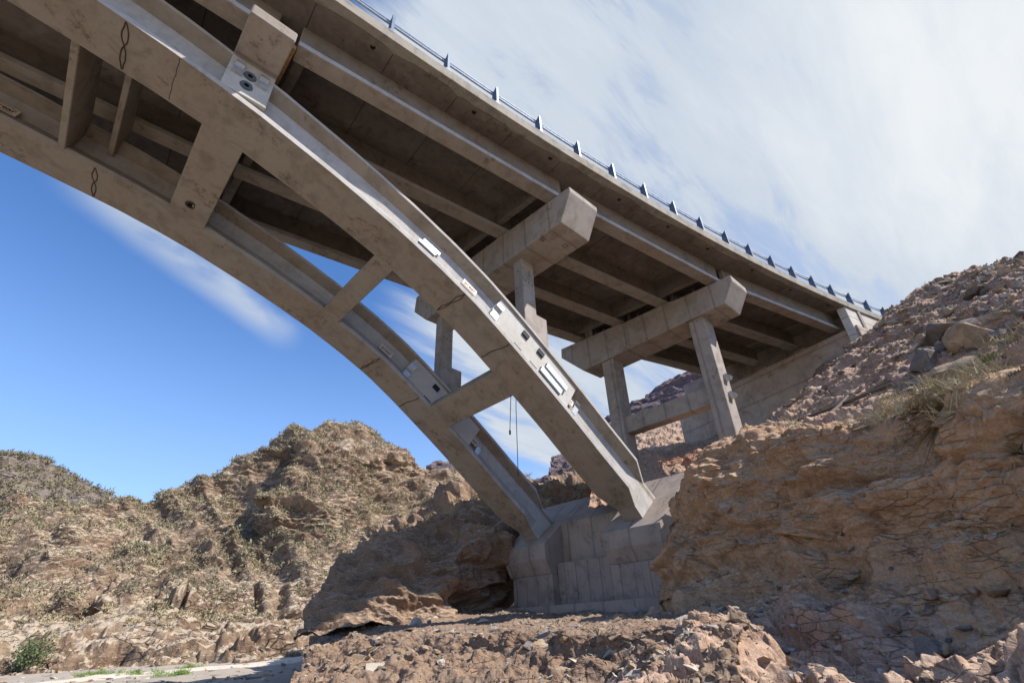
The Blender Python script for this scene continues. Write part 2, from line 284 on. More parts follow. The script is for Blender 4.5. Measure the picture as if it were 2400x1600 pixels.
NET={
 'bank':[
  [(6.79,5.12,-1.29),(5.63,4.49,-1.09),(5.57,3.54,-1),(5.43,2.78,-0.92),(5.25,1.96,-0.83),(4.97,1.16,-0.72),(4.67,0.57,-0.64),(4.3,-0.01,-0.54),(3.41,-0.94,-0.46),(1.13,-2.62,-0.32)],
  [(9.62,6.3,-0.99),(8.29,5.94,-0.87),(8.07,4.82,-0.76),(7.75,3.73,-0.7),(7.37,2.57,-0.64),(6.76,1.4,-0.54),(6.17,0.58,-0.46),(5.6,-0.17,-0.38),(4.39,-1.37,-0.32),(1.53,-3.54,-0.2)],
  [(12.69,7.62,-0.41),(11.02,7.26,-0.34),(10.28,5.8,-0.33),(9.76,4.38,-0.33),(9.04,2.93,-0.32),(8.16,1.53,-0.26),(7.48,0.55,-0.21),(6.79,-0.35,-0.18),(5.39,-1.79,-0.16),(2.18,-4.4,-0.11)],
  [(14.18,7.84,0.14),(12.57,8,0.17),(12.04,6.53,0.2),(11.41,4.85,0.21),(10.44,3.13,0.19),(9.56,1.62,0.16),(8.99,0.5,0.13),(8.18,-0.57,0.09),(6.58,-2.28,0.06),(3.03,-5.38,-0)],
  [(14.66,7.8,1.34),(13.01,8.05,1.41),(12.77,6.65,1.25),(12.26,4.9,1.23),(11.3,3.02,1.04),(10.31,1.39,0.9),(9.6,0.26,0.76),(8.66,-0.86,0.62),(6.86,-2.65,0.51),(2.93,-5.9,0.3)],
  [(15.26,7.5,2.67),(13.55,7.93,2.64),(13.1,6.44,2.52),(12.49,4.57,2.32),(11.4,2.63,2),(10.25,1.02,1.66),(9.5,-0.05,1.44),(8.53,-1.11,1.15),(6.68,-2.81,0.92),(2.66,-5.88,0.5)],
  [(16.01,7.3,3.79),(14.58,7.73,3.75),(14.07,6.5,4.04),(13.24,4.54,3.82),(11.87,2.33,3.23),(10.58,0.66,2.69),(9.69,-0.41,2.27),(8.68,-1.43,1.79),(6.76,-3.06,1.41),(2.64,-6.02,0.71)],
  [(19.68,8.66,5.11),(18.42,8.53,5.18),(18.16,7.09,5.27),(17.29,5.01,5.2),(15.01,2.42,4.7),(12.89,0.51,3.84),(11.58,-0.69,3.18),(10.23,-1.86,2.46),(7.77,-3.73,1.88),(2.66,-7.13,0.84)],
  [(24.53,8.61,7.12),(24.24,8.23,7.26),(23.89,7.36,7.53),(22.86,5.44,8.3),(19.38,2.13,7.39),(16.5,0.03,6),(14.44,-1.3,4.96),(12.23,-2.6,3.72),(8.39,-4.68,2.73),(0.79,-8.45,0.93)],
  [(29.91,8.15,10.62),(30.07,7.56,11),(29.78,6.6,11.24),(28.68,4.28,11.62),(24.97,1.31,10.94),(21.49,-0.77,9.22),(18.37,-2.19,7.51),(15.55,-3.77,5.68),(10.74,-6.3,4.22),(1.36,-10.88,1.56)],
  [(34.05,5.55,13.5),(34.66,4.89,14.14),(35.28,3.95,15.05),(35.43,2.25,16.14),(32,0.41,15.23),(27.94,-1.88,13.36),(24.74,-3.59,11.56),(21.23,-5.78,9.04),(15.31,-9.28,7.02),(3.94,-15.64,3.37)],
  [(39.74,4.59,15.25),(39.81,3.92,15.68),(40.89,3,16.71),(40.96,1.81,16.53),(39,0.3,16.37),(35.93,-2.26,14.96),(32.7,-4.45,13.57),(29.08,-7.37,11.25),(22.99,-12.04,9.39),(11.29,-20.51,6.03)],
 ],
 'terrace':[
  [(9.64,21.98,0.62),(10.99,21.34,0.73),(13.27,20,0.72),(15.47,18.35,0.68),(17.49,16.43,0.69),(19.26,14.32,0.69),(19.15,10.83,0.63),(18.22,8.24,0.61)],
  [(7.37,17.51,-0.18),(8.76,16.86,0.03),(9.97,14.99,0.15),(11.28,13.38,0.17),(12.74,12,0.18),(13.61,10.18,0.18),(13.35,7.87,0.17),(11.83,5.39,0.23)],
  [(6.5,15.71,-0.53),(7.63,14.63,-0.23),(8.04,12.07,-0.1),(8.38,9.94,-0.08),(8.72,8.24,-0.06),(8.79,6.61,-0.06),(8.6,5.11,-0.06),(8.16,3.79,-0.07)],
  [(5.69,13.88,-0.72),(6.74,13.18,-0.52),(7.26,11.03,-0.4),(7.79,9.26,-0.41),(8.12,7.71,-0.43),(8.12,6.17,-0.4),(7.87,4.77,-0.42),(7.49,3.58,-0.4)],
  [(4.79,12.08,-0.94),(5.27,10.78,-0.93),(6.01,9.21,-0.93),(6.56,7.81,-0.91),(6.79,6.5,-0.88),(6.81,5.26,-0.83),(6.63,4.11,-0.76),(6.28,3.1,-0.69)],
  [(2.39,6.58,-1.13),(3.16,6.25,-1.18),(3.64,5.51,-1.17),(4.11,4.9,-1.14),(4.37,4.25,-1.11),(4.54,3.6,-1.06),(4.54,2.93,-0.99),(4.43,2.31,-0.91)],
 ],
 'mound':[
  [(7.37,18.59,-0.78),(8.66,18.03,-0.5),(9.86,17.97,-0.31),(11.13,17.81,-0.1),(12.44,17.53,0.06),(14.73,18.31,0.48),(17.21,19.48,0.58),(18.74,18.73,0.71),(20.99,18.53,0.87),(23.04,17.61,1.21)],
  [(8.68,20.76,0.59),(9,19.52,0.82),(9.98,18.82,1.13),(11.3,18.29,1.4),(12.83,17.87,1.54),(14.79,18.39,1.62),(18.24,20.58,2.03),(19.16,19.02,2.22),(21.47,18.74,2.47),(23.57,17.74,2.88)],
  [(9.48,22.59,1.51),(9.9,20.98,1.8),(10.64,19.94,2.21),(11.69,19.11,2.82),(13.14,18.39,3.15),(14.22,17.82,2.98),(17.43,19.29,3.45),(19.67,19.22,3.89),(21.96,18.94,4.24),(24.12,17.84,4.71)],
  [(11.27,25.63,1.81),(11.92,24.23,2.49),(12.81,23.08,3.23),(13.79,22.04,4.01),(15.18,21.11,4.59),(16.68,20.21,4.74),(18.25,19.62,5.01),(20.89,20.11,5.47),(23.19,19.81,5.9),(25.43,18.59,6.18)],
  [(13.75,30,2.61),(14.7,28.43,3.63),(15.65,27.34,4.63),(16.83,26.03,5.59),(18.29,25.03,6.27),(19.84,23.82,6.53),(20.42,21.71,6.54),(22.62,21.49,6.9),(24.55,20.84,7.23),(26.88,19.49,7.46)],
  [(16.46,34.25,4.04),(17.9,33.52,5.58),(19.39,32.68,6.98),(20.96,31.69,8.2),(22.65,30.51,9.2),(24.33,29.19,9.48),(24.8,26.09,8.72),(26.36,24.52,8.92),(28.38,23.74,9.36),(30.84,22.2,9.49)],
  [(21.4,47.39,2.32),(24.65,45.79,3.27),(26.94,44.48,4.29),(28.94,43.2,4.98),(31.11,41.67,5.68),(33.25,39.98,5.98),(35.63,37.88,6.26),(37.77,35.74,6.92),(39.49,33.83,7.19),(41.78,30.96,7.77)],
 ],
 'soil':[
  [(16.02,12.79,3.92),(17.36,11.81,4.23),(18.63,10.73,4.53),(19.74,9.72,4.83),(20.31,8.46,4.99),(20.78,7.22,5.13)],
  [(17.78,13.78,5.4),(19.06,12.52,5.74),(20.45,11.57,5.9),(21.62,10.41,6.22),(22.24,9.03,6.29),(22.74,7.68,6.33)],
  [(20.74,15.68,6.89),(21.91,13.99,7.25),(23.14,12.92,7.41),(24.39,11.59,7.62),(25.07,10.03,7.61),(26.11,8.63,7.89)],
  [(31.97,24.04,11.47),(33.98,21.1,12.16),(35.02,19.33,12.24),(36.22,16.98,12.19),(32.57,12.8,10.72),(33.28,10.83,10.6)],
  [(40.37,29.5,16.31),(41.62,25.87,17.29),(43.14,23.23,17.61),(43.89,21.79,17.33),(45.49,18.22,16.81),(46.7,14.84,16.02)],
  [(56.19,41.75,18.49),(59.02,37.63,19.82),(52.36,29.29,16.57),(53.27,27.61,16.31),(55.23,23.45,15.62),(56.76,19.44,14.9)],
 ],
 'hill':[
  [(-2.76,49.92,-3.6),(-0.11,50,-3.78),(1.82,49.97,-3.88),(3.88,49.85,-3.98),(6.1,49.63,-4.12),(8.45,49.28,-4.22),(10.95,48.79,-4.31),(13.58,48.12,-4.43),(16.32,47.26,-4.48),(19.16,46.18,-4.55),(21.48,45.15,-4.61),(23.84,43.95,-4.7),(26.48,42.41,-4.79),(29.09,40.67,-4.89),(32.17,38.28,-4.92),(36.09,34.61,-4.96)],
  [(-4.65,59.82,-1.06),(-1.46,59.98,-1.11),(0.86,59.99,-1.1),(3.37,59.91,-1.09),(6.08,59.69,-1.14),(8.96,59.33,-1.12),(12.04,58.78,-1.1),(15.3,58.02,-1.11),(18.71,57.01,-1.05),(22.26,55.72,-1.02),(25.18,54.46,-1.02),(28.14,52.99,-1.05),(31.48,51.08,-1.09),(34.76,48.9,-1.17),(38.65,45.89,-1.17),(43.57,41.25,-1.22)],
  [(-6.06,71.74,-0.1),(-2.24,71.97,-0.08),(0.55,72,-0.02),(3.57,71.91,0.04),(6.84,71.67,0.03),(10.32,71.26,0.1),(14.04,70.62,0.18),(17.99,69.72,0.21),(22.13,68.52,0.34),(26.45,66.97,0.43),(30,65.45,0.46),(33.6,63.68,0.45),(37.66,61.37,0.42),(41.67,58.72,0.34),(46.4,55.06,0.36),(52.38,49.4,0.3)],
  [(-7,76.68,1.14),(-2.88,76.95,1.16),(0.13,77,1.23),(3.37,76.93,1.31),(6.84,76.7,1.47),(10.56,76.27,1.69),(14.61,75.6,1.65),(18.87,74.65,1.79),(23.43,73.35,1.51),(28.17,71.66,1.12),(31.92,70.07,1.71),(35.75,68.2,2.32),(40.13,65.71,2.67),(44.48,62.85,3.03),(49.65,58.85,3.34),(56.2,52.64,3.53)],
  [(-7.63,79.64,2.06),(-3.35,79.93,2.14),(-0.23,80,2.25),(3.08,79.94,2.58),(6.5,78.73,3.1),(10.12,77.34,3.65),(14.34,76.67,3.37),(18.82,75.69,3.01),(23.54,74.36,2.48),(28.66,73.62,2.62),(32.96,72.89,3.31),(36.98,70.94,3.99),(41.59,68.34,4.39),(46.17,65.33,4.79),(51.6,61.13,5.13),(58.48,54.59,5.34)],
  [(-8.86,86.55,3.6),(-4.21,86.9,3.77),(-0.81,87,3.95),(2.87,86.95,4.15),(6.78,86.74,4.59),(10.99,86.3,5.05),(15.59,85.59,5.28),(20.48,84.55,5.51),(25.65,83.13,5.74),(31.01,81.29,6.24),(35.46,79.44,6.47),(39.95,77.28,6.99),(45.06,74.42,7.49),(50.13,71.1,7.66),(56.14,66.46,8.07),(63.74,59.22,8.3)],
  [(-10.55,94.41,6.09),(-5.48,94.84,6.41),(-1.77,94.98,6.71),(2.27,94.97,7.02),(6.63,94.77,7.35),(11.26,94.33,7.96),(16.25,93.6,8.6),(21.59,92.51,9.27),(27.2,91.02,10.27),(33.12,89.04,11.3),(38.11,87.02,11.66),(43.18,84.62,12),(48.93,81.43,12.3),(54.62,77.73,12.55),(61.35,72.54,12.7),(69.79,64.45,12.59)],
  [(-12.62,102.22,9.46),(-7.13,102.75,9.99),(-3.1,102.95,10.46),(1.29,102.99,10.94),(6.05,102.82,11.45),(11.11,102.4,12.28),(16.58,101.66,13.14),(22.37,100.54,14.38),(28.59,98.95,15.52),(35.25,96.78,16.24),(40.77,94.59,16.75),(46.4,91.96,17.22),(52.77,88.45,17.63),(59.09,84.36,17.98),(66.56,78.61,18.18),(75.91,69.62,18.05)],
  [(-14.89,110,13.35),(-8.99,110.64,14.14),(-4.65,110.9,14.8),(0.16,111,15.3),(5.36,110.87,15.88),(10.85,110.47,16.95),(16.7,109.74,18.43),(23.03,108.59,19.98),(29.74,106.94,22),(36.96,104.67,23.66),(43.14,102.27,23.96),(49.47,99.36,23.73),(56.59,95.49,23.4),(63.58,90.99,22.93),(71.75,84.69,21.82),(81.86,74.97,20.34)],
  [(-17.61,117.69,18.35),(-11.08,118.48,18.86),(-6.18,118.84,19.09),(-0.93,119,19.51),(4.69,118.91,20.21),(10.61,118.53,21.53),(16.93,117.79,23.3),(23.58,116.64,26),(30.51,115.02,30.23),(38.22,112.7,33.81),(45.08,110.13,34.36),(52.19,106.94,33.78),(60.25,102.62,31.52),(68.03,97.64,29.04),(76.95,90.77,25.85),(87.79,80.33,22.48)],
  [(-20.44,124.33,23.81),(-12.89,125.34,22.97),(-7.32,125.79,22.3),(-1.49,125.99,22.12),(4.57,125.92,22.62),(10.63,125.55,24.81),(17.23,124.82,27.22),(24.2,123.65,30.71),(31.4,122.03,36.42),(39.18,119.75,43.41),(46.36,117.16,46.51),(54.18,113.76,46.31),(63.34,108.92,40.35),(71.93,103.45,34.22),(81.49,96.1,28.95),(92.98,85.04,24.1)],
  [(-23.47,168.37,22.08),(-13.26,169.48,20.35),(-5.78,169.9,19.05),(2.03,169.99,18.34),(10.11,169.7,18.51),(18.18,169.03,20.77),(26.92,167.86,23.3),(36.1,166.12,27.13),(45.54,163.79,33.69),(55.69,160.62,41.76),(64.94,157.11,45.13),(74.94,152.59,44.52),(86.6,146.29,36.94),(97.54,139.23,29.27),(109.78,129.8,22.72),(124.58,115.68,16.84)],
 ],
 'farhill':[
  [(-16.41,116.85,10.74),(-8.05,117.72,11.16),(-3.32,117.95,11.37),(0.23,118,11.51),(3.44,117.95,11.63),(6.79,117.8,11.75),(10.91,117.49,11.89)],
  [(-19.78,126.46,16.41),(-11.01,127.53,17.95),(-6,127.86,18.79),(-2.26,127.98,19.51),(1.19,127.99,19.98),(4.8,127.91,20.53),(9.32,127.66,20.92)],
  [(-25.3,142.78,25.55),(-15.44,144.18,27.99),(-9.78,144.67,29.33),(-5.82,144.88,29.32),(-1.67,144.99,28.3),(2.51,144.98,26.55),(7.23,144.82,24.59)],
  [(-29.38,157.28,31.73),(-18.38,158.94,34.37),(-12.05,159.55,35.75),(-8.42,159.78,35.81),(-4.38,159.94,34.06),(0.3,160,30.7),(4.97,159.92,27.54)],
  [(-37.05,216.86,35.55),(-21.6,218.94,37.77),(-12.78,219.63,38.94),(-6.12,219.91,39.78),(-0.22,220,37.81),(5.88,219.92,35.75),(12.17,219.66,33.59)],
 ],
 'mountain':[
  [(103.94,159.05,31.01),(116.6,150.01,33.74),(134.69,134.01,37.52),(145.71,121.94,39.74),(155.72,108.86,43.21),(164.46,95.14,46.33),(171.67,81.43,47.5),(179.75,61.57,47.17),(186.39,36.88,46.44)],
  [(117.08,180.33,47.1),(131.87,169.81,48.71),(152.71,151.34,49.6),(158.02,130.6,55.01),(165.21,112.72,60.89),(174.72,97.33,65.84),(182.31,82.25,66.66),(190.33,61.44,62.15),(196.75,35.92,57.41)],
  [(130.19,201.62,63.7),(143.76,192.18,67.25),(153.31,171.45,55.59),(166.91,150.89,59.09),(181.64,124.12,79.27),(192.67,106.2,87.88),(201.1,89.22,87.4),(210.44,64.16,81.02),(216.81,37.33,69.58)],
  [(135.47,210.12,69.61),(149.72,200.21,71.83),(166.68,186.32,62.57),(178.85,160.04,65.06),(197.57,129.08,89.4),(209.35,108.95,101.91),(216.68,93.51,104.35),(230.57,66.62,100.76),(237.03,37.65,84.89)],
  [(179.94,276.63,66.91),(198.04,263.97,66.68),(219.68,246.25,65.96),(244.82,221.28,69.79),(273.2,185.1,88.66),(288.79,159.68,99.56),(299.19,139.24,104.77),(314.04,101.38,102.55),(324.48,60.08,92.35)],
 ],
 'crag':[
  [(57.72,55.39,17.05),(59.16,53.85,17.6),(61.44,51.24,18.06),(64.4,47.46,18.37)],
  [(59.99,55.9,19.48),(60.75,55.08,20.12),(63.11,52.35,20.59),(66.18,48.42,20.89)],
  [(61.89,56.79,23.58),(62.66,55.94,23.88),(65.64,54,24.68),(69.76,50.29,26.42)],
  [(68.23,61.71,26.94),(69.24,60.58,27.34),(71.1,58.38,27.54),(74.76,53.62,29.93)],
  [(89.54,79.89,28.36),(90.96,78.27,29.24),(93.01,75.82,30.05),(96.84,70.86,30.57)],
 ],
}
# ================================================================ THE BRIDGE
BR = empty('arch_bridge', (0, 10, 0), label='grey concrete arch road bridge on two ribs, crossing overhead with steel railing', cat='bridge')
FALL = .08                                   # crossfall of the curved deck
_s = np.linspace(-36, 44, 1601); _th = -.0651585-.00536525*_s-5.3186e-6*_s**2
_dx = np.concatenate([[0], np.cumsum((np.cos(_th[1:])+np.cos(_th[:-1]))/2*.05)]); _dy = np.concatenate([[0], np.cumsum((np.sin(_th[1:])+np.sin(_th[:-1]))/2*.05)])
i0 = int(np.argmin(abs(_s))); _X = _dx-_dx[i0]+2.9379; _Y = _dy-_dy[i0]+7.786; _Z = 15.7057+.021713*_s+7.302e-5*_s**2
WD = 11.75
def deck(s, w=0, dz=0):
    x, y, z, t = (float(np.interp(s, _s, a)) for a in (_X, _Y, _Z, _th)); return (x-math.sin(t)*w, y+math.cos(t)*w, z+FALL*w+dz)
def s_at(x): return float(np.interp(x, _X, _s))
def soffit(x, y):
    s = s_at(x); e = deck(s); w = y-e[1]; s = s_at(x+math.sin(float(np.interp(s, _s, _th)))*w); e = deck(s); return e[2]-.449+FALL*(y-e[1])
# --- slab with kerb and fascia
def slab():
    mb = MB(); rings = []; rnd = random.Random(3)
    for s in np.arange(-36, 44.01, .25):
        wv = .30+.10*float(fbm([[s*.5, 3.3, 0]], 4)[0]); wv2 = WD-.3
        pr = [(0, 0), (0, -.45), (wv, -.453), (wv+.03, -.428), (wv2, -.428), (wv2+.03, -.453), (WD, -.45), (WD, 0), (WD-.35, 0), (WD-.37, -.13), (.37, -.13), (.35, 0)]
        rings.append([deck(s, w, z) for w, z in pr])
    mb.sweep(rings); return mb.build('deck_slab', M['edge'], BR, bevel=.012)
SLAB = slab()
def panels():
    mb = MB(); js = [3.20, 5.53, 7.78, 10.05]; js = [s_at(x) for x in js]; st = 2.33
    ss = list(np.arange(js[0]-st*14, js[0]+st*12.2, st))
    for a, b in zip(ss[:-1], ss[1:]):
        rings = []
        for s in np.linspace(a+.014, b-.014, 8):
            k = .34+.11*float(fbm([[s*.5, 3.3, 0]], 4)[0])+.05*(abs(s-a) < .2 or abs(s-b) < .2)
            rings.append([deck(s, w, z) for w, z in ((k, -.449), (WD-.36, -.449), (WD-.36, -.42), (k, -.42))])
        mb.sweep(rings)
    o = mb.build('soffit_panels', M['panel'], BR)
    dj = MB()
    for a in ss:                                     # mortar fill seen in the open joints
        dj.sweep([[deck(a+u, w, z) for w, z in ((.42, -.436), (WD-.42, -.436), (WD-.42, -.41), (.42, -.41))] for u in (-.0135, .0135)])
    dj.build('panel_joint_filling', M['crack'], BR)
panels()
for x, y in ((2.66, 8.38), (6.34, 8.09), (9.78, 7.72), (13.6, 7.3), (16.72, 6.86), (19.67, 6.46), (23.2, 5.8), (26.8, 5.2), (30.4, 4.4), (-1.1, 8.6)):
    mb = MB(); z = soffit(x, y); n = 14; r = .085
    for k in range(n):      # short rough pipe mouth, closed by a black disc painting the shade inside
        a0, a1 = 2*math.pi*k/n, 2*math.pi*(k+1)/n
        q = [(x+math.cos(a)*rr, y+math.sin(a)*rr, zz) for a in (a0, a1) for rr in (r*.78, r*1.1) for zz in (z-.006, z+.02)]
        mb.hexa([q[0], q[2], q[6], q[4], q[1], q[3], q[7], q[5]])
    mb.add([(x+math.cos(2*math.pi*k/n)*r*.8, y+math.sin(2*math.pi*k/n)*r*.8, z-.002) for k in range(n)], [tuple(range(n-1, -1, -1))], 1)
    mb.build('drain_hole', [M['crack'], M['hole_shade']], SLAB)
# --- girders
M['web'] = concrete('shaded_girder_web_concrete', (.27, .225, .18), (.16, .13, .10), (.30, .22, .155), .65, (1, 1, 3), patch=.3)  # web tone lowered, shade under the deck put into the colour
GS = [('girder', .88, 9.03, 10.95, 8.16, 2.95, 2.93), ('girder', 11.5, 8.05, 21.4, 6.84, 2.94, 2.92), ('girder', 21.9, 6.72, 31.9, 4.52, 2.90, 2.66), ('girder', -12.2, 9.30, .30, 9.10, 2.95, 2.95)]
def girder(xa, ya, xb, yb, parent):
    mb = MB(); d = Vector((xb-xa, yb-ya, 0)).normalized(); nrm = Vector((-d.y, d.x, 0))
    pr = [(0, 0), (.56, 0), (.56, .2), (.41, .33), (.41, None), (.16, None), (.16, .33), (0, .2)]
    rings = []
    for k in range(9):
        f = k/8; x = xa+(xb-xa)*f; y = ya+(yb-ya)*f
        rr = []
        zb = (soffit(xa, ya+.3)-1.19)*(1-f)+(soffit(xb, yb+.3)-1.19)*f
        for u, h in pr:
            p = Vector((x, y, 0))+nrm*u; rr.append((p.x, p.y, (soffit(p.x, p.y)+.012) if h is None else zb+h))
        rings.append(rr)
    mb.sweep(rings)
    for i in range(8): mb.mi[i*8+7] = 1; mb.mi[i*8+6] = 2; mb.mi[i*8+5] = 2  # paler flange edge and darker web paint light and shade on this side
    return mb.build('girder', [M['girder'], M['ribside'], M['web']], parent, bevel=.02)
for nm, xa, ya, xb, yb, da, db in GS:
    for k in range(4):
        dxk = (k*.72 if xb > 30 else 0)
        girder(xa, ya+da*k, xb+dxk, yb+db*k, BR)
# --- cross beams at the girder ends
for (x, y0, y1, t) in ((1.15, 9.3, 18.1, .28), (10.15, 8.4, 17.3, .25), (12.35, 8.2, 17.1, .25), (20.55, 7.1, 15.9, .25), (22.75, 6.8, 15.6, .25)):
    mb = MB(); n = 6; rings = []
    for k in range(n+1):
        y = y0+(y1-y0)*k/n; zt = soffit(x, y)+.01; rings.append([(x-t/2, y, zt-.92), (x+t/2, y, zt-.92), (x+t/2, y, zt), (x-t/2, y, zt)])
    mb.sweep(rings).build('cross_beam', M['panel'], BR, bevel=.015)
# --- pier caps
def cap(name, x0, x1, prof, mat, white=None):
    mb = MB(); mb.sweep([[(x, y, z) for y, z in prof] for x in (x0, x1)]); return mb.build(name, mat, BR, bevel=.03)
CAP1 = cap('pier_cap', 10.45, 12.08, [(7.52, 13.98), (8.12, 12.83), (17.05, 13.08), (18.2, 14.15), (18.1, 15.02), (15, 14.80), (15, 14.73), (10.9, 14.48), (10.9, 14.44), (7.52, 14.20)], M['pier'])
CAP2 = cap('pier_cap', 20.85, 22.52, [(6.22, 14.2), (6.88, 13.17), (15.85, 13.15), (17.45, 14.7), (17.4, 15.33), (12.7, 14.98), (12.7, 14.92), (9.5, 14.76), (9.5, 14.70), (6.22, 14.50)], M['pier'])
CAP0 = cap('pier_cap', -.36, .77, [(8.70, 13.62), (17.9, 13.66), (17.9, 14.75), (8.70, 14.04)], M['pier'])
for cp, xs, pts in ((CAP1, (10.75, 11.8), ((8.2, 14.24), (11.15, 14.47), (14.1, 14.71), (17.0, 14.94))), (CAP2, (21.15, 22.2), ((6.9, 14.53), (9.8, 14.76), (12.7, 14.97), (15.6, 15.22)))):
    for y, z in pts:
        for x in xs:
            MB().box((x-.13, y+.08, z-.02), (x+.13, y+.50, z+.075)).build('bearing_pad', M['rubber'], cp)
for cp, x, z0, ys in ((CAP1, 10.47, 14.28, (9.6, 12.4)), (CAP2, 20.9, 14.6, (8.2, 9.2, 11.6, 14.0, 14.6))):
    for y in ys: MB().tube([(x, y, z0+.08*(y-ys[0])-.1), (x, y, z0+.08*(y-ys[0])+.18)], .02, 6).build('dowel_bar', M['galv'], cp)
# printed casting marks under the caps
for cp, pts in ((CAP1, ((10.62, 9.2), (11.55, 8.9), (10.62, 11.9))), (CAP2, ((21.0, 8.9), (22.3, 7.7), (21.0, 10.6), (21.3, 7.9)))):
    for x, y in pts:
        z = (12.83+.028*(y-8.12) if cp is CAP1 else 13.168)-.004; a = .10; mb = MB()
        for q in ((-a, -a, a, -a+.022), (-a, a-.022, a, a), (-a, -a+.022, -a+.022, a-.022), (a-.022, -a+.022, a, a-.022), (-.02, -.02, .02, .02)):
            mb.box((x+q[0], y+q[1], z-.002), (x+q[2], y+q[3], z+.006))
        mb.build('casting_mark', M['crack'], cp)
# --- ribs
RX = [(-7, 12.90), (-5.5, 12.885), (-4.6, 12.83), (-3.1, 12.63), (-1.6, 12.43), (-.39, 12.19), (.72, 11.93), (1.6, 11.68), (2.7, 11.35), (3.8, 10.98), (5.03, 10.55), (6.5, 9.90), (7.9, 9.18), (9.0, 8.50), (10.0, 7.86), (11.2, 7.02), (12.4, 6.18), (13.7, 5.18), (15.07, 4.20)]
_rx = np.array([a for a, b in RX]); _rz = np.array([b for a, b in RX])
_rz2 = _rz.copy()
for _ in range(2): _rz2[1:-1] = .25*_rz2[:-2]+.5*_rz2[1:-1]+.25*_rz2[2:]
_rz = .65*_rz+.35*_rz2
def rz(x): return float(np.interp(x, _rx, _rz))
def rt(x):
    dz = (rz(min(x+.6, 15.07))-rz(max(x-.6, -7)))/(min(x+.6, 15.07)-max(x-.6, -7)); return Vector((1, 0, dz)).normalized()
def RP(x, h, y): t = rt(x); return (x-t.z*h, y, rz(x)+t.x*h)
def rinv(X, Z):
    b = None
    for x in np.linspace(-7, 15, 700):
        t = rt(x); d = Vector((X-x, 0, Z-rz(x))); e = abs(d.dot(t))
        if b is None or e < b[0]: b = (e, x, d.dot(Vector((-t.z, 0, t.x))))
    return b[1], b[2]
WR = 1.49; HR = 1.5
def sect(d, top=0.0): return [(0, 0), (0, .17), (d, .17+1.2*d), (d, 1.37-.6*d), (0, 1.37), (0, HR), (WR, HR), (WR, 1.37), (WR-d, 1.37-.6*d), (WR-d, .17+1.2*d), (WR, .17), (WR, 0)]
def rib(y0):
    mb = MB(); xs = []
    x = -7.0
    while x < 15.07: xs.append((x, .36)); x += .35
    solid = [(8.55, 12.05)] if y0 < 12 else [(8.55, 11.95)]
    xs = [(x, .36) for x, d in xs if not any(a-.05 < x < b+.05 for a, b in solid)]+[(a+(b-a)*k/8, .09) for a, b in solid for k in range(9)]+[(a-.04, .36) for a, b in solid]+[(b+.04, .36) for a, b in solid]+[(-.4, .36), (.72, .36)]
    xs = sorted(set(xs)); xs.append((15.07, .36))
    rings = []; dd = []
    for x, d in xs: rings.append([RP(x, h, y0+u) for u, h in sect(d)]); dd.append(d)
    a, b = .34, 1.15
    def head(B, T): return [(B[0]+(T[0]-B[0])*f, y0+u, B[1]+(T[1]-B[1])*f) for u, f in ((a, 0), (a, .12), (a, .4), (a, .8), (a, .92), (a, 1), (b, 1), (b, .92), (b, .8), (b, .4), (b, .12), (b, 0))]
    rings.append(head((15.80, 3.70), (16.66, 4.72))); rings.append(head((16.18, 3.32), (17.33, 4.20))); dd += [0, 0]
    n = 12; V = [q for r in rings for q in r]
    for i in range(len(rings)-1):
        for j in range(n):
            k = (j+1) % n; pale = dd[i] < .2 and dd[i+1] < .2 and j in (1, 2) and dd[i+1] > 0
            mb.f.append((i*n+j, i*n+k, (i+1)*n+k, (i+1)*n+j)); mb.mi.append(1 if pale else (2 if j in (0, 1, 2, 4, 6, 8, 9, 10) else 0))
    # mirrored half towards the far bank, flattening against the same crown
    mb.v = [tuple(map(float, q)) for q in V]; mb.n = len(V)
    mb.f.append(tuple((len(rings)-1)*n+j for j in range(n))); mb.mi.append(0)
    V2 = [(-14.0-q[0], q[1], q[2]) for q in V]; f0 = list(mb.f); m0 = list(mb.mi); b0 = mb.n; mb.v += V2; mb.n += len(V2)
    mb.f += [tuple(i+b0 for i in reversed(f)) for f in f0]; mb.mi += m0
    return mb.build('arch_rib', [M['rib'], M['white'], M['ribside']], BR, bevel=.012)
YA, YB = 10.09, 15.57
RIBA, RIBB = rib(YA), rib(YB)
# struts between the ribs
def strut(xa, xb, h, hb=0.0, y0=YA+WR-.30, y1=YB+.30, mat='rib', name='cross_strut'):
    mb = MB(); ring = [[RP(xa, hb, y), RP(xb, hb, y), RP(xb, h, y), RP(xa, h, y)] for y in (y0, y1)]; mb.sweep(ring); return mb.build(name, M[mat], BR, bevel=.02)
strut(10.0, 10.93, .52, .004); strut(5.05, 5.72, .42, .004)
mb = MB(); mb.sweep([[(-.39, y, rz(-.39)-.004), (.72, y, rz(.72)-.004), (.72, y, 13.62), (-.39, y, 13.62)] for y in (YA+WR-.3, YB+.3)]); ST3 = mb.build('cross_wall', M['rib'], BR, bevel=.02)
if 1:
    strut(-3.37, -3.19, 1.45, .05, name='diaphragm'); strut(-2.5, -2.34, 1.9, .9, name='diaphragm'); strut(-9.0, -8.8, 1.45, .05, name='diaphragm')
MB().box((-.37, 13.9, 12.02), (.70, 14.02, 12.2)).build('thickened_band', M['rib'], ST3, bevel=.01) if False else None
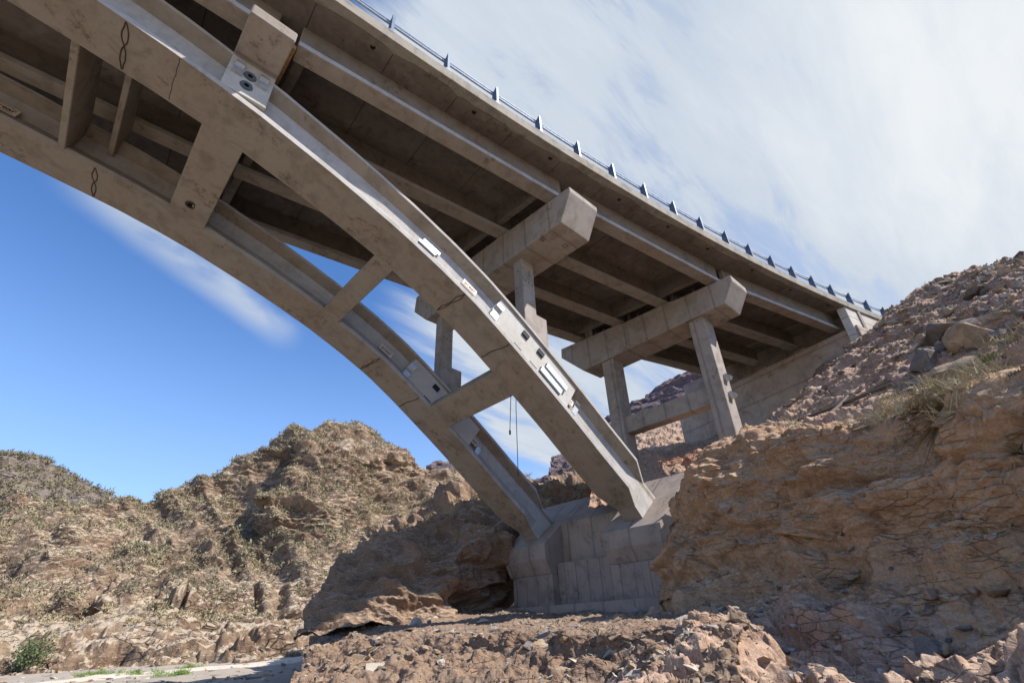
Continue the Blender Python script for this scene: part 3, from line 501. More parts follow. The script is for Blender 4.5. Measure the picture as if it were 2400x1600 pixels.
def ringdisc(name, c, r, r2, ax, parent, m1, m2, t=.02, n=20):
    """washer with a shallow bore, its inner shade painted black; ax = outward normal"""
    c = Vector(c); ax = Vector(ax).normalized(); a = ax.orthogonal().normalized(); b = ax.cross(a); mb = MB()
    P = lambda rr, k, d: tuple(c+(a*math.cos(2*math.pi*k/n)+b*math.sin(2*math.pi*k/n))*rr+ax*d)
    for k in range(n):
        mb.add([P(r, k, 0), P(r, k+1, 0), P(r*.92, k+1, t), P(r*.92, k, t)], [(0, 1, 2, 3)]); mb.add([P(r*.92, k, t), P(r*.92, k+1, t), P(r2, k+1, t), P(r2, k, t)], [(0, 1, 2, 3)])
        mb.add([P(r2, k, t), P(r2, k+1, t), P(r2*.9, k+1, .002), P(r2*.9, k, .002)], [(0, 1, 2, 3)], 1)
    mb.add([P(r2*.9, k, .002) for k in range(n)], [tuple(range(n))], 1)
    return mb.build(name, [m1, m2], parent)
ringdisc('drain_mouth', (.124, 14.84, rz(.124)-.012), .17, .10, (0, 0, -1), ST3, M['crack'], M['hole_shade'])
for x, h in ((.3, .0), (.1, .0)):
    for y in (12.1, 12.6, 13.0, 13.3, 13.7): pass
# pier walls under cap 0, plastered pale, with pipe mouths and steel hangers
for y0 in (YA, YB):
    mb = MB(); mb.box((-.36, y0-.003, 12.32), (.76, y0+WR-.02, 13.64)); pw = mb.build('pier_wall', M['white'] if y0 == YA else M['pier'], BR, bevel=.015)
    if y0 == YA:
        ringdisc('pipe_mouth', (.178, y0-.003, 13.14), .165, .065, (0, -1, 0), pw, M['disc'], M['hole_shade'], .03); ringdisc('pipe_mouth', (.176, y0-.003, 12.72), .165, .065, (0, -1, 0), pw, M['disc'], M['hole_shade'], .03)
        for x in (-.12, .50):          # bent steel straps
            mb = MB(); pf = [(0, 13.46), (.05, 13.46), (.13, 13.36), (.13, 13.26), (.05, 13.20), (.05, 13.12), (.12, 13.06), (.12, 12.96), (0, 12.94)]
            o_ = [(d, z) for d, z in pf]; i_ = [(max(d-.012, -.01), z) for d, z in pf]
            for q in range(len(pf)-1):
                a, b = pf[q], pf[q+1]; mb.sweep([[(xx, y0-.005-a[0], a[1]), (xx, y0-.005-b[0], b[1]), (xx, y0+.005-b[0], b[1]), (xx, y0+.005-a[0], a[1])] for xx in (x-.11, x+.11)])
            mb.build('steel_strap', M['galv'], pw)
# columns
def column(x0, x1, y0, y1, z0, z1, name='column', foot=None):
    mb = MB()
    if foot:   # stepped foot wider towards the abutment
        fx, fz = foot; pf = [(x0, z0), (fx, z0-.9), (fx, fz), (x1, fz+.03), (x1, z1), (x0, z1)]
        mb.sweep([[(x, y, z) for x, z in pf] for y in (y0, y1)])
    else: mb.box((x0, y0, z0), (x1, y1, z1))
    return mb.build(name, M['pier'], BR, bevel=.02)
CA = column(10.77, 11.42, 10.57, 11.07, 8.6, 12.93, foot=(11.97, 10.38)); CB = column(10.77, 11.42, 16.08, 16.58, 8.6, 13.07, foot=(11.97, 10.33))
for c_, y0 in ((CA, 10.57), (CB, 16.08)):
    for k in range(3): ringdisc('tie_hole', (10.92+k*.18, y0-.002, 11.83-.04*k), .035, .022, (0, -1, 0), c_, M['crack'], M['hole_shade'], .004, 8)
    ringdisc('tie_hole', (10.768, y0+.25, 12.35), .035, .02, (-1, 0, 0), c_, M['crack'], M['hole_shade'], .004, 8)
CR = column(21.05, 22.0, 8.15, 8.96, 5.2, 13.19); CL = column(21.0, 21.95, 13.75, 14.55, 3.6, 13.17)
ringdisc('tie_hole', (21.55, 8.148, 11.6), .05, .03, (0, -1, 0), CR, M['crack'], M['hole_shade'], .004, 8)
MB().box((21.15, 8.94, 8.68), (21.85, 13.77, 9.56)).build('tie_beam', M['pier'], BR, bevel=.02)
for z in (9.85, 8.94):                # steel hat brackets on the lit column face
    mb = MB(); x = 21.62; pf = [(0, z+.16), (.16, z+.17), (.30, z+.02), (.24, z-.12), (.02, z-.13)]
    for q in range(4):
        a, b = pf[q], pf[q+1]; mb.sweep([[(xx, 8.148-a[0], a[1]), (xx, 8.148-b[0], b[1]), (xx, 8.164-b[0], b[1]), (xx, 8.164-a[0], a[1])] for xx in (x-.14, x+.14)])
    mb.sweep([[(x-.14, 8.148, z+.16), (x-.14, 7.99, z+.16), (x-.14, 7.86, z+.02), (x-.14, 7.92, z-.11), (x-.14, 8.148, z-.12)], [(x-.135, 8.148, z+.16), (x-.135, 7.99, z+.16), (x-.135, 7.86, z+.02), (x-.135, 7.92, z-.11), (x-.135, 8.148, z-.12)]])
    mb.build('steel_bracket', M['galv'], CR)
# --- steelwork and plates on the ribs
def prism_on_rib(parent, y0, x, h0, h1, ln, prof, name='steel_bracket', mat='galv'):
    """channel lying along (prof along h) on the rib web; prof = [(out, h)]"""
    mb = MB()
    for q in range(len(prof)-1):
        a, b = prof[q], prof[q+1]
        mb.sweep([[RP(xx, a[1], y0-a[0]), RP(xx, b[1], y0-b[0]), RP(xx, b[1], y0-b[0]+.014), RP(xx, a[1], y0-a[0]+.014)] for xx in (x-ln/2, x+ln/2)])
    return mb.build(name, M[mat], parent)
prism_on_rib(RIBA, YA+.10, 5.95, .3, .7, .62, [(0, .30), (.10, .32), (.10, .40), (.02, .46)])
prism_on_rib(RIBA, YA+.20, 6.05, .3, .7, .62, [(-.02, .52), (.12, .54), (.12, .66), (.02, .70)])
for RB, y0 in ((RIBA, YA), (RIBB, YB)):
    for xx, hh in ((8.62, 0),):      # zig-zag strap at the start of the solid part
        prism_on_rib(RB, y0+.06, xx+.02, 0, 0, .26, [(-.05, .22), (.05, .24), (.08, .48), (-.02, .60), (-.04, .72), (.08, .80), (.09, .96), (-.05, 1.02)])
    prism_on_rib(RB, y0+.06, 12.3, 0, 0, .18, [(-.05, .20), (.05, .22), (.06, .56), (-.04, .66), (.05, .78), (-.03, .9)])
    for xx in (9.75, 10.45):
        mb = MB(); q0 = [RP(xx-.13, .92, y0+.02), RP(xx+.13, .92, y0+.02), RP(xx+.13, 1.12, y0+.02), RP(xx-.13, 1.12, y0+.02)]; q1 = [(a, b+.12, c) for a, b, c in q0]
        mb.hexa(q0+q1); mb.build('anchor_socket', M['darkpipe'], RB)
        mb = MB(); q0 = [RP(xx-.16, .24, y0+.075), RP(xx+.16, .24, y0+.075), RP(xx+.16, .32, y0+.075), RP(xx-.16, .32, y0+.075)]; q1 = [(a, b+.05, c) for a, b, c in q0]
        mb.hexa(q0+q1); mb.build('anchor_socket', M['disc'], RB)
for hh, xx in ((.42, 11.15), (.78, 11.25)):
    prism_on_rib(RIBA, YA+.09, xx, 0, 0, .95, [(0, hh-.16), (.02, hh-.14), (.13, hh-.13), (.13, hh+.02), (.13, hh+.10), (.02, hh+.11), (0, hh+.14)])
def plate(parent, y, X, Z, wd, hg):
    x, h = rinv(X, Z); t = rt(x); n = Vector((-t.z, 0, t.x)); c = Vector((X, y, Z)); mb = MB()
    tilt = Vector((0, .35, 0))
    P = lambda u, v, d=0: tuple(c+t*u+n*v+Vector((0, v*.30, 0))-Vector((0, d, 0)))
    mb.hexa([P(-wd/2, -hg/2, 0), P(wd/2, -hg/2, 0), P(wd/2, -hg/2, .02), P(-wd/2, -hg/2, .02), P(-wd/2, hg/2, 0), P(wd/2, hg/2, 0), P(wd/2, hg/2, .02), P(-wd/2, hg/2, .02)])
    def strip(u0, v0, u1, v1, w=.012):
        mb.add([P(u0, v0-w/2, .023), P(u1, v1-w/2, .023), P(u1, v1+w/2, .023), P(u0, v0+w/2, .023)], [(0, 1, 2, 3)], 1)
    strip(-wd*.42, hg*.38, wd*.16, hg*.36); strip(-wd*.42, -hg*.36, wd*.36, -hg*.36); strip(wd*.18, hg*.36, wd*.42, hg*.22, .022); strip(-wd*.3, -hg*.28, wd*.3, -hg*.28, .005)
    cu = bpy.data.curves.new('t', 'FONT'); cu.body = 'prear'; cu.size = hg*.62; cu.align_x = 'CENTER'; cu.align_y = 'CENTER'; cu.offset = .004; tmp = bpy.data.objects.new('t', cu); COL.objects.link(tmp)
    dg = bpy.context.evaluated_depsgraph_get(); me = bpy.data.meshes.new_from_object(tmp.evaluated_get(dg)); b0 = [P(v.co.x, v.co.y+.01, .024) for v in me.vertices]
    mb.add(b0, [tuple(p.vertices) for p in me.polygons], 1); bpy.data.objects.remove(tmp, do_unlink=True); bpy.data.meshes.remove(me); bpy.data.curves.remove(cu)
    mb.build('name_plate', [M['plate'], M['ink']], parent)
for RB, y0 in ((RIBA, YA), (RIBB, YB)):
    plate(RB, y0+.20, 7.92, 9.86, .62, .36); plate(RB, y0+.20, 12.42, 7.04, .62, .36); plate(RB, y0+.20, -4.75, 13.38, .62, .36)
# mortar seams and stains across the soffits of the ribs
def seam(parent, y0, x, amp=.07, sk=.0, full=True, name='mortar_seam', r=.017):
    for sgn in ((1, -1) if full else (1,)):
        pts = []
        for k in range(23):
            f = k/22; yy = y0+.04+f*(WR-.12); xx = x+sk*(f-.5)+sgn*amp*math.sin(f*math.pi*2.0)*(1 if f < .5 else .8)+.035*float(perlin([[f*6, x, sgn]])[0])
            p = RP(xx, -.001, yy); pts.append(p)
        MB().tube(pts, r, 5).build(name, M['crack'], parent)
seam(RIBA, YA, -2.35, .07, .1); seam(RIBB, YB, -2.35, .07, .1); seam(RIBA, YA, 7.55, .06, -.12); seam(RIBB, YB, 7.55, .05, -.12)
seam(RIBA, YA, 9.45, .006, -.1, False, r=.02); seam(RIBB, YB, 9.45, .006, -.1, False, r=.02); seam(RIBA, YA, -1.25, .01, .05, False, r=.008)
# --- guard rail
GR = MB()
for w, z, r in ((.22, .82, .045), (.22, .68, .045), (.30, .30, .05)):
    GR.tube([deck(s, w, z) for s in np.arange(-35, 43.1, .5)], r, 8)
GR = GR.build('railing', M['rail'], BR)
def post(s):
    t = float(np.interp(s, _s, _th)); mb = MB(); d = .05
    pf = [(.01, 0), (.32, 0), (.27, .78), (.02, .95)]
    mb.sweep([[deck(s+u, w, z-FALL*w) for w, z in pf] for u in (-d, d)]); mb.box(*[tuple(min(a, b) if k == 0 else max(a, b) for a, b in zip(deck(s-.1, .0, .0), deck(s+.1, .32, .02))) for k in (0, 1)])
    return mb.build('railing_post', M['postpaint'], GR, bevel=.006)
for k in range(-17, 22): post(2*k)
# timber and shims left on the caps
for a, b, w, h in (((10.9, 8.95, 14.45), (12.0, 9.05, 14.46), .12, .04), ((10.5, 7.75, 14.24), (12.0, 7.9, 14.25), .10, .04)):
    pass
def timber(a, b, w, h, label, group=None):
    c = (Vector(a)+Vector(b))/2; mb = MB(); mb.beam(a, b, w, h); mb.build('timber_board', M['wood'], None, bevel=.005, loc=c, label=label, cat='board', group=group)
timber((12.2, 7.68, 14.235), (13.0, 7.55, 14.9), .10, .03, 'orange timber offcut jammed between cap end and deck underside') if False else None
timber((10.95, 7.75, 14.26), (11.05, 8.08, 14.27), .20, .10, 'orange shuttering board left on the end of the near pier cap')
timber((10.75, 10.35, 14.49), (10.78, 10.9, 14.53), .24, .12, 'yellow timber block on near pier cap beside second girder')
timber((.83, 9.15, 14.12), (.83, 10.6, 14.2), .10, .16, 'brown timber strip standing in the gap beside the upper left pier cap')
# ================================================================ ABUTMENT
dA = Vector((.2419, .9703, 0)); nA = Vector((dA.y, -dA.x, 0)); A0 = Vector((31.42, 3.60, 0))
AB = empty('abutment', (33, 10, 8), label='stained concrete abutment wall carrying the landward end of the deck', cat='abutment')
def abox(u0, u1, n0, n1, z0, z1, mb, z1b=None):
    c = [A0+dA*u0+nA*n0, A0+dA*u0+nA*n1, A0+dA*u1+nA*n1, A0+dA*u1+nA*n0]; zb = z1 if z1b is None else z1b
    mb.hexa([(q.x, q.y, z0) for q in c]+[(c[0].x, c[0].y, z1), (c[1].x, c[1].y, z1), (c[2].x, c[2].y, zb), (c[3].x, c[3].y, zb)]); return mb
M['abw'] = concrete('abutment_wall_concrete', (.56, .46, .38), (.28, .21, .165), (.50, .35, .25), .6, boards=('Z', .20), patch=.35)
abox(0.02, 14.4, 0, 1.4, 2.0, 14.62, MB(), 14.75).build('bearing_wall', M['abw'], AB, bevel=.02)
for u in (3.3, 6.1, 9.0, 11.7): abox(u, u+.75, .05, 1.2, 14.6, 14.83, MB()).build('bearing_plinth', M['abut'], AB, bevel=.015)
mb = MB(); rings = []
for u in np.linspace(.1, 14.2, 10):
    q = A0+dA*u+nA*1.1; q2 = A0+dA*u+nA*1.4; rings.append([(q.x, q.y, 14.5), (q2.x, q2.y, 14.5), (q2.x, q2.y, soffit(q2.x, q2.y)+.01), (q.x, q.y, soffit(q.x, q.y)+.01)])
mb.sweep(rings).build('back_wall', M['abut'], AB)
mb = MB(); rings = []
for x in np.linspace(31.33, 41.5, 14):
    s = s_at(x); e = deck(s); z1 = e[2]-.452; rings.append([(x, e[1]+.10, 8.0), (x, e[1]+.55, 8.0), (x, e[1]+.55, z1+FALL*.4), (x, e[1]+.10, z1)])
mb.sweep(rings).build('wing_wall', concrete('wing_wall_concrete', (.72, .66, .58), (.30, .25, .20), (.50, .42, .33), .35, boards=('Z', .26)), AB, bevel=.02)
for u, nn in ((2.0, .9), (5.0, .9), (7.9, .9), (10.8, .9)):
    q = A0+dA*u+nA*.75; MB().tube([(q.x, q.y, 14.6), (q.x, q.y, soffit(q.x, q.y))], .025, 6).build('anchor_rod', M['galv'], AB)
# ================================================================ ARCH FOUNDATION
FD = empty('arch_foundation', (16, 13.5, .3), label='board marked concrete foundation with two thrust blocks under the arch feet', cat='foundation')
def prof_block(pf, y0, y1, name, mat='base', bevel=.02): 
    mb = MB(); mb.sweep([[(x, y, z) for x, z in pf] for y in (y0, y1)]); return mb.build(name, M[mat], FD, bevel=bevel)
def tz(x): return 3.32+.77*(x-16.18)
prof_block([(15.75, 2.40), (15.75, tz(15.75)), (18.75, tz(18.75)), (19.5, 5.1), (19.5, 1.9), (16.05, 1.9)], 9.50, 12.05, 'thrust_block')
prof_block([(15.85, 2.48), (15.85, tz(15.85)), (18.75, tz(18.75)), (19.5, 5.1), (19.5, 1.9), (16.15, 1.9)], 15.22, 17.75, 'thrust_block')
prof_block([(17.0, 2.3), (17.0, tz(17.0)), (18.75, tz(18.75)), (19.5, 5.1), (19.5, 2.3)], 12.05, 15.22, 'tie_wall')
prof_block([(15.98, -.4), (15.98, 1.897), (19.5, 1.897), (19.5, -.4)], 9.60, 12.02, 'footing_wall', 'footing'); prof_block([(16.08, -.4), (16.08, 1.897), (19.5, 1.897), (19.5, -.4)], 15.12, 17.50, 'footing_wall', 'footing')
prof_block([(16.45, -.4), (16.45, 2.297), (19.5, 2.297), (19.5, -.4)], 12.02, 15.12, 'footing_wall', 'footing'); prof_block([(15.45, -.6), (15.45, .72), (15.97, .72), (15.97, -.6)], 9.4, 18.2, 'footing_ledge')
fb = FD.copy(); COL.objects.link(fb); fb.location = (-14-16, 13.5, .3); fb['label'] = 'matching concrete foundation of the arch on the far bank'
for ch in list(FD.children):
    c = ch.copy(); COL.objects.link(c); c.parent = fb; c.scale = (-1, 1, 1)
# cables
for pts, lb in (([(10.92, 11.63, 8.0), (10.88, 11.64, 7.1), (10.80, 11.66, 5.9)], 'short black cable with a weight hanging between the arch ribs'), ([(11.2, 11.63, 7.9), (11.14, 11.66, 6.9), (11.1, 11.66, 4.3)], 'long thin black cable hanging between the arch ribs')):
    mb = MB(); mb.tube(pts, .014, 6)
    if 'weight' in lb: mb.tube([(10.80, 11.66, 5.92), (10.80, 11.66, 5.86), (10.80, 11.66, 5.74)], [.015, .035, .03], 8)
    mb.build('hanging_cable', M['darkpipe'], None, loc=pts[0], label=lb, cat='cable')
BOULDERS = [
 ((26.74, 3.16, 11.08), 0.839, 101, 'stoneB', 'brown angular boulder perched on the slope right below the wing wall'),
 ((18.13, 0.18, 6.98), 1.084, 102, 'stoneB', 'long dark purple rock slab on the upper slope above the rounded boulder', {'flat': 0.4, 'sx': 1.35, 'round_': 1, 'yaw': 0.4}),
 ((16.05, -0.26, 5.77), 0.873, 103, 'stoneA', 'rounded two toned boulder, biggest on the upper slope', {'round_': 1, 'flat': 0.75}),
 ((16.01, 0.66, 5.62), 0.632, 104, 'stoneB', 'grey split boulder behind the smooth tan rock', {'flat': 0.9, 'tilt': 0.5}),
 ((14.48, 0.49, 4.76), 0.780, 105, 'stoneA', 'smooth tan sausage shaped rock beside the spiky plants', {'round_': 1, 'flat': 0.5, 'sx': 1.35, 'yaw': 0.9}),
 ((38.83, 3.95, 15.54), 0.742, 106, 'stoneC', 'pale stone slab left of the dark purple rock on the slope', {'flat': 0.35}),
 ((36.81, 4.86, 14.51), 0.927, 107, 'stoneA', 'tan boulder just under the brown one by the wing wall', {'round_': 1}),
 ((39.58, 0.74, 16.42), 1.794, 108, 'stoneB', 'long flat grey slab leaning on the slope above the rocks', {'flat': 0.3, 'sx': 1.5, 'tilt': 0.5}),
 ((25.52, -2.11, 11.88), 0.525, 109, 'stoneB', 'dark stone on the skyline near the right edge'),
 ((27.26, -3.0, 12.57), 0.645, 110, 'stoneB', 'block of rock at the top right corner of the slope skyline'),
 ((31.05, -2.81, 13.64), 0.949, 111, 'stoneC', 'pale flat slab high on the slope near the right edge', {'flat': 0.3, 'sx': 1.4}),
 ((34.37, -2.86, 14.42), 0.800, 112, 'stoneC', 'white slab below the pale flat one at the right edge', {'flat': 0.3}),
 ((21.54, -1.06, 9.29), 0.699, 113, 'stoneB', 'dark shale plate near the top of the right slope', {'flat': 0.3, 'sx': 1.4}),
 ((21.26, -0.31, 8.99), 0.537, 114, 'stoneA', 'brown plate of rock midway up the right slope', {'flat': 0.35}),
 ((15.77, -0.73, 5.68), 0.421, 115, 'stoneB', 'grey stone right of the two toned boulder'),
 ((14.61, 1.15, 4.72), 0.430, 116, 'stoneB', 'grey stone lying above the steel bars', {'flat': 0.5}),
 ((16.12, 1.84, 5.48), 0.319, 117, 'stoneC', 'small pale stone above the left end of the bars', {'flat': 0.5}),
 ((12.83, 1.41, 3.74), 0.325, 118, 'stoneC', 'pale stone between the two bundles of bars', {'flat': 0.5, 'tilt': 0.6}),
 ((13.85, 1.07, 4.29), 0.243, 119, 'stoneA', 'little tan stone beside the grey one above the bars'),
 ((13.93, 2.55, 4.17), 0.275, 120, 'stoneC', 'pale stone on the rim under the bars', {'flat': 0.5}),
 ((15.53, 5.05, 4.58), 0.252, 121, 'stoneC', 'pale stone on the rim near the second pier', {'flat': 0.5}),
 ((31.87, 5.49, 12.73), 0.485, 122, 'stoneC', 'small pale stone against the abutment wall'),
 ((10.3, 1.32, 1.08), 0.165, 123, 'stoneC', 'light stone resting in the hollow of the right cliff', {'flat': 0.6}),
 ((9.27, 0.93, 0.19), 0.260, 124, 'stoneA', 'flat stone at the foot of the bulging rock, right', {'flat': 0.4, 'sx': 1.3}),
 ((9.4, 1.19, 0.2), 0.150, 125, 'stoneA', 'small stone left of the flat one under the bulging rock'),
 ((9.57, 1.63, 0.16), 0.280, 126, 'stoneA', 'tan wedge stone on the soil below the cliff', {'flat': 0.45, 'sx': 1.2}),
 ((10.93, 3.76, 0.34), 0.333, 127, 'stoneA', 'square brown slab standing in the soil, middle of the right bank', {'flat': 0.35, 'tilt': 1.0}),
 ((10.69, 2.96, 0.51), 0.238, 128, 'stoneA', 'thin flake above the sunlit soil patch', {'flat': 0.35}),
 ((8.69, 1.89, -0.17), 0.290, 129, 'stoneB', 'blocky dark rock in the hole low on the right bank', {'flat': 0.8}),
 ((9.15, 2.13, -0.07), 0.201, 130, 'stoneA', 'brown block above the dark rock in the hole', {'flat': 0.8}),
 ((8.66, 1.68, -0.13), 0.181, 131, 'stoneA', 'tan block right of the dark hole', {'flat': 0.6}),
 ((9.9, 4.77, -0.33), 0.174, 132, 'stoneC', 'pale oblong stone above the large slab', {'flat': 0.4, 'sx': 1.4}),
 ((9.43, 4.6, -0.42), 0.195, 133, 'stoneA', 'rusty brown stone just under the pale oblong one', {'flat': 0.5, 'tilt': 0.9}),
 ((8.34, 4.29, -0.63), 0.341, 134, 'stoneC', 'large pale slab of rock at the lower edge, right of centre', {'flat': 0.4, 'sx': 1.25, 'tilt': 0.5}),
 ((8.15, 4.6, -0.71), 0.192, 135, 'stoneB', 'grey stone left of the large pale slab at the lower edge', {'tilt': 0.8, 'flat': 0.4}),
 ((9.52, 3.09, -0.16), 0.140, 136, 'stoneC', 'small white stone in the sunlit soil patch', {'flat': 0.5}),
 ((9.77, 3.56, -0.16), 0.164, 137, 'stoneC', 'bright flat stone left in the sunlit soil patch', {'flat': 0.3, 'sx': 1.4}),
 ((10.82, 2.81, 0.7), 0.156, 138, 'stoneA', 'small stone under the cliff ledge'),
 ((12.26, 5.88, 0.84), 0.190, 139, 'stoneA', 'small brown stone in the soil at the cliff foot'),
 ((10.48, 16.4, 0.26), 0.362, 140, 'stoneC', 'pale upright slab leaning at the foot of the rock mound', {'flat': 0.4, 'tilt': 1.2, 'sink': 0.0}),
 ((10.57, 15.66, 0.24), 0.228, 141, 'stoneB', 'narrow grey stone right of the leaning pale slab', {'flat': 0.4, 'tilt': 1.3}),
 ((8.98, 14.3, 0.02), 0.267, 142, 'stoneB', 'flat stone below the leaning pale slab', {'flat': 0.25, 'sx': 1.4}),
 ((8.5, 9.88, -0.07), 0.158, 143, 'stoneC', 'white stone on the lip of the terrace', {'flat': 0.7}),
 ((8.72, 7.53, -0.08), 0.107, 144, 'stoneC', 'small bluish white stone on the terrace lip below the foundation'),
 ((8.24, 7.99, -0.34), 0.374, 145, 'stoneA', 'long tilted brown slab sticking out of the cut soil face', {'flat': 0.3, 'sx': 1.5, 'tilt': 0.6}),
 ((7.89, 8.07, -0.47), 0.210, 146, 'stoneB', 'upright shard beside the long tilted slab', {'flat': 0.4, 'tilt': 1.2}),
 ((7.38, 10.48, -0.42), 0.179, 147, 'stoneA', 'rusty flat stone on the lower left of the soil slope', {'flat': 0.5}),
 ((6.3, 12.37, -0.64), 0.401, 148, 'stoneA', 'rounded brown boulder low on the left of the soil slope', {'round_': 1, 'flat': 0.6}),
 ((6.18, 10.9, -0.74), 0.385, 149, 'stoneC', 'pale pointed slab at the lower edge left of centre', {'flat': 0.35, 'tilt': 0.9, 'sx': 1.2}),
 ((7.39, 13.45, -0.31), 0.286, 150, 'stoneB', 'brown stone on the slope under the rock mound', {'flat': 0.6}),
 ((6.85, 9.75, -0.64), 0.144, 151, 'stoneC', 'pale chip standing in the soil at the lower edge', {'tilt': 1.2}),
 ((8.31, 9.37, -0.16), 0.175, 152, 'stoneA', 'brown stone just below the terrace lip'),
 ((15.22, 10.59, 0.32), 0.345, 153, 'stoneC', 'pale tilted slab on the terrace by the right corner of the foundation', {'flat': 0.3, 'tilt': 0.9}),
 ((11.75, 14.35, 0.25), 0.293, 154, 'stoneC', 'flat stone in the shade below the foundation', {'flat': 0.3, 'sx': 1.4}),
 ((13.82, 11.05, 0.22), 0.197, 155, 'stoneA', 'small brown stone on the terrace gravel below the foundation'),
 ((7.53, 5.75, -0.59), 0.177, 156, 'stoneA', 'brown stone in the middle of the cut soil face', {'flat': 0.5}),
 ((8.27, 5.29, -0.25), 0.155, 157, 'stoneC', 'pale stone where the soil face meets the right bank'),
 ((21.42, 29.42, 8.4), 0.764, 158, 'stoneA', 'tan block on the crest of the rock mound', {'flat': 0.6}),
 ((20.3, 25.82, 7.19), 0.563, 159, 'stoneA', 'second tan block on the mound crest, nearest the arch foot', {'flat': 0.6}),
 ((17.59, 26.53, 6.03), 0.512, 160, 'stoneC', 'pale flat stone partway down the mound crest', {'flat': 0.35}),
 ((13.55, 22.55, 3.79), 0.371, 161, 'stoneB', 'grey stone on the left shoulder of the rock mound'),
 ((18.6, 31.41, 6.49), 0.448, 162, 'stoneC', 'pale stone beside the plants on the mound shoulder'),
]
ROSETTES = [
 ((11.16, 0.91, 2.96), 0.77, 90, 300, 'dry brown spiky plant hanging over the rim, leftmost of the cluster', 0.15, "spiky plants on the rim"),
 ((12.77, 0.12, 3.8), 0.94, 95, 301, 'large spiky plant with green centre beside the tan rock', 0.60, "spiky plants on the rim"),
 ((10.18, 0.18, 2.5), 0.98, 130, 302, 'big dry spiky plant drooping over the cliff edge', 0.30, "spiky plants on the rim"),
 ((11.15, 0.46, 2.97), 0.82, 90, 303, 'middle spiky plant of the cluster on the rim', 0.35, "spiky plants on the rim"),
 ((12.04, -0.52, 3.44), 0.83, 80, 304, 'spiky plant at the right edge above the cliff', 0.60, "spiky plants on the rim"),
 ((9.88, -0.08, 2.24), 0.81, 90, 305, 'dark dead spiky plant under the right edge one', 0.10, "spiky plants on the rim"),
 ((14.72, -0.92, 5.08), 0.69, 60, 306, 'small dry tuft plant near the grey stone by the right edge', 0.10, "spiky plants on the rim"),
 ((9.68, 0.06, 1.68), 0.52, 50, 307, 'orange tipped spiky plant low at the right edge', 0.20, "spiky plants on the rim"),
 ((10.57, 0.7, 2.62), 0.58, 70, 308, 'dry clump below the leftmost spiky plant', 0.10, "spiky plants on the rim"),
 ((17.34, 29.39, 5.72), 0.92, 40, 320, 'spiky plant on the shoulder of the rock mound, by the pale stone', .3, "spiky plants on the mound"),
 ((15.3, 28.82, 4.09), 0.99, 50, 321, 'shaggy dry plant hanging from the left edge of the rock mound', .3, "spiky plants on the mound"),
 ((17.21, 30.69, 5.43), 0.82, 40, 322, 'small spiky plant between the two on the mound', .3, "spiky plants on the mound"),
]
SHRUBS = [
 (( 2.3, 58.0, -1.5), 2.5, 1.7, 61, "feathery green bush on the valley floor at the lower left", M["bush"], "floor", dict(nl=1500, leaf=.17)),
 ((46.17, 117.23, 46.43), 1.6, 0.9, 70, 'round leafless bush on the hilltop, left of the peak', M["scrub2"], "hillside", dict(nl=0, leaf=.25)),
 ((52.3, 114.58, 46.36), 1.5, 0.8, 71, 'bare bush on the hilltop just right of the peak', M["scrub2"], "hillside", dict(nl=0, leaf=.25)),
 ((56.29, 112.65, 44.94), 2.2, 1.2, 72, 'bare tree on the ridge right of the peak, spreading twigs', M["scrub2"], "hillside", dict(nl=0, leaf=.25)),
 ((64.15, 108.4, 39.77), 2.0, 1.1, 73, 'bare bush lower on the right ridge of the hill', M["scrub2"], "hillside", dict(nl=0, leaf=.25)),
 ((68.98, 104.05, 34.97), 2.6, 1.4, 74, 'leafless tree on the ridge next to the arch rib', M["scrub2"], "hillside", dict(nl=0, leaf=.25)),
 ((21.94, 124.03, 29.58), 1.6, 0.9, 75, 'bush on the left skyline, right of the cactus gap', M["scrub2"], "hillside", dict(nl=260, leaf=.25)),
 ((28.65, 122.65, 34.24), 1.6, 0.9, 76, 'bush low on the skyline under the cactus', M["scrub2"], "hillside", dict(nl=260, leaf=.25)),
 ((14.43, 125.13, 26.2), 1.8, 1.0, 77, 'bush on the low saddle of the skyline', M["scrub2"], "hillside", dict(nl=260, leaf=.25)),
 ((6.51, 125.8, 23.32), 2.0, 1.1, 78, 'bush at the left end of the saddle skyline', M["scrub2"], "hillside", dict(nl=260, leaf=.25)),
 ((38.81, 119.86, 43.08), 1.2, 0.7, 79, 'small bush on the skyline left of the peak', M["scrub2"], "hillside", dict(nl=260, leaf=.25)),
 ((48.56, 88.67, 16.19), 1.6, 0.9, 80, 'bare twiggy tree on the slope above the rock mound', M["scrub2"], "hillside", dict(nl=260, leaf=.25)),
 ((56.99, 87.18, 18.64), 1.6, 0.9, 81, 'twiggy grey tree in the gully right of the pyramid rock', M["scrub2"], "hillside", dict(nl=260, leaf=.25)),
 ((45.45, 96.47, 20.17), 2.6, 1.4, 82, 'grey green bush in the pale gully', M["scrub2"], "hillside", dict(nl=260, leaf=.25)),
 ((41.31, 92.3, 15.67), 2.4, 1.3, 83, 'second grey bush in the pale gully, lower left', M["scrub2"], "hillside", dict(nl=260, leaf=.25)),
 ((46.62, 91.14, 16.85), 2.0, 1.1, 84, 'third grey bush in the pale gully, nearest the mound', M["scrub2"], "hillside", dict(nl=260, leaf=.25)),
 ((41.18, 101.71, 22.76), 2.4, 1.3, 85, 'bush at the foot of the pyramid rock', M["scrub2"], "hillside", dict(nl=260, leaf=.25)),
 ((37.03, 158.91, 29.63), 2.2, 1.2, 86, 'pale agave like tuft by the dark side of the pyramid rock', M["scrub2"], "hillside", dict(nl=260, leaf=.25)),
]
CACTUS = (28.08, 122.78, 33.79)
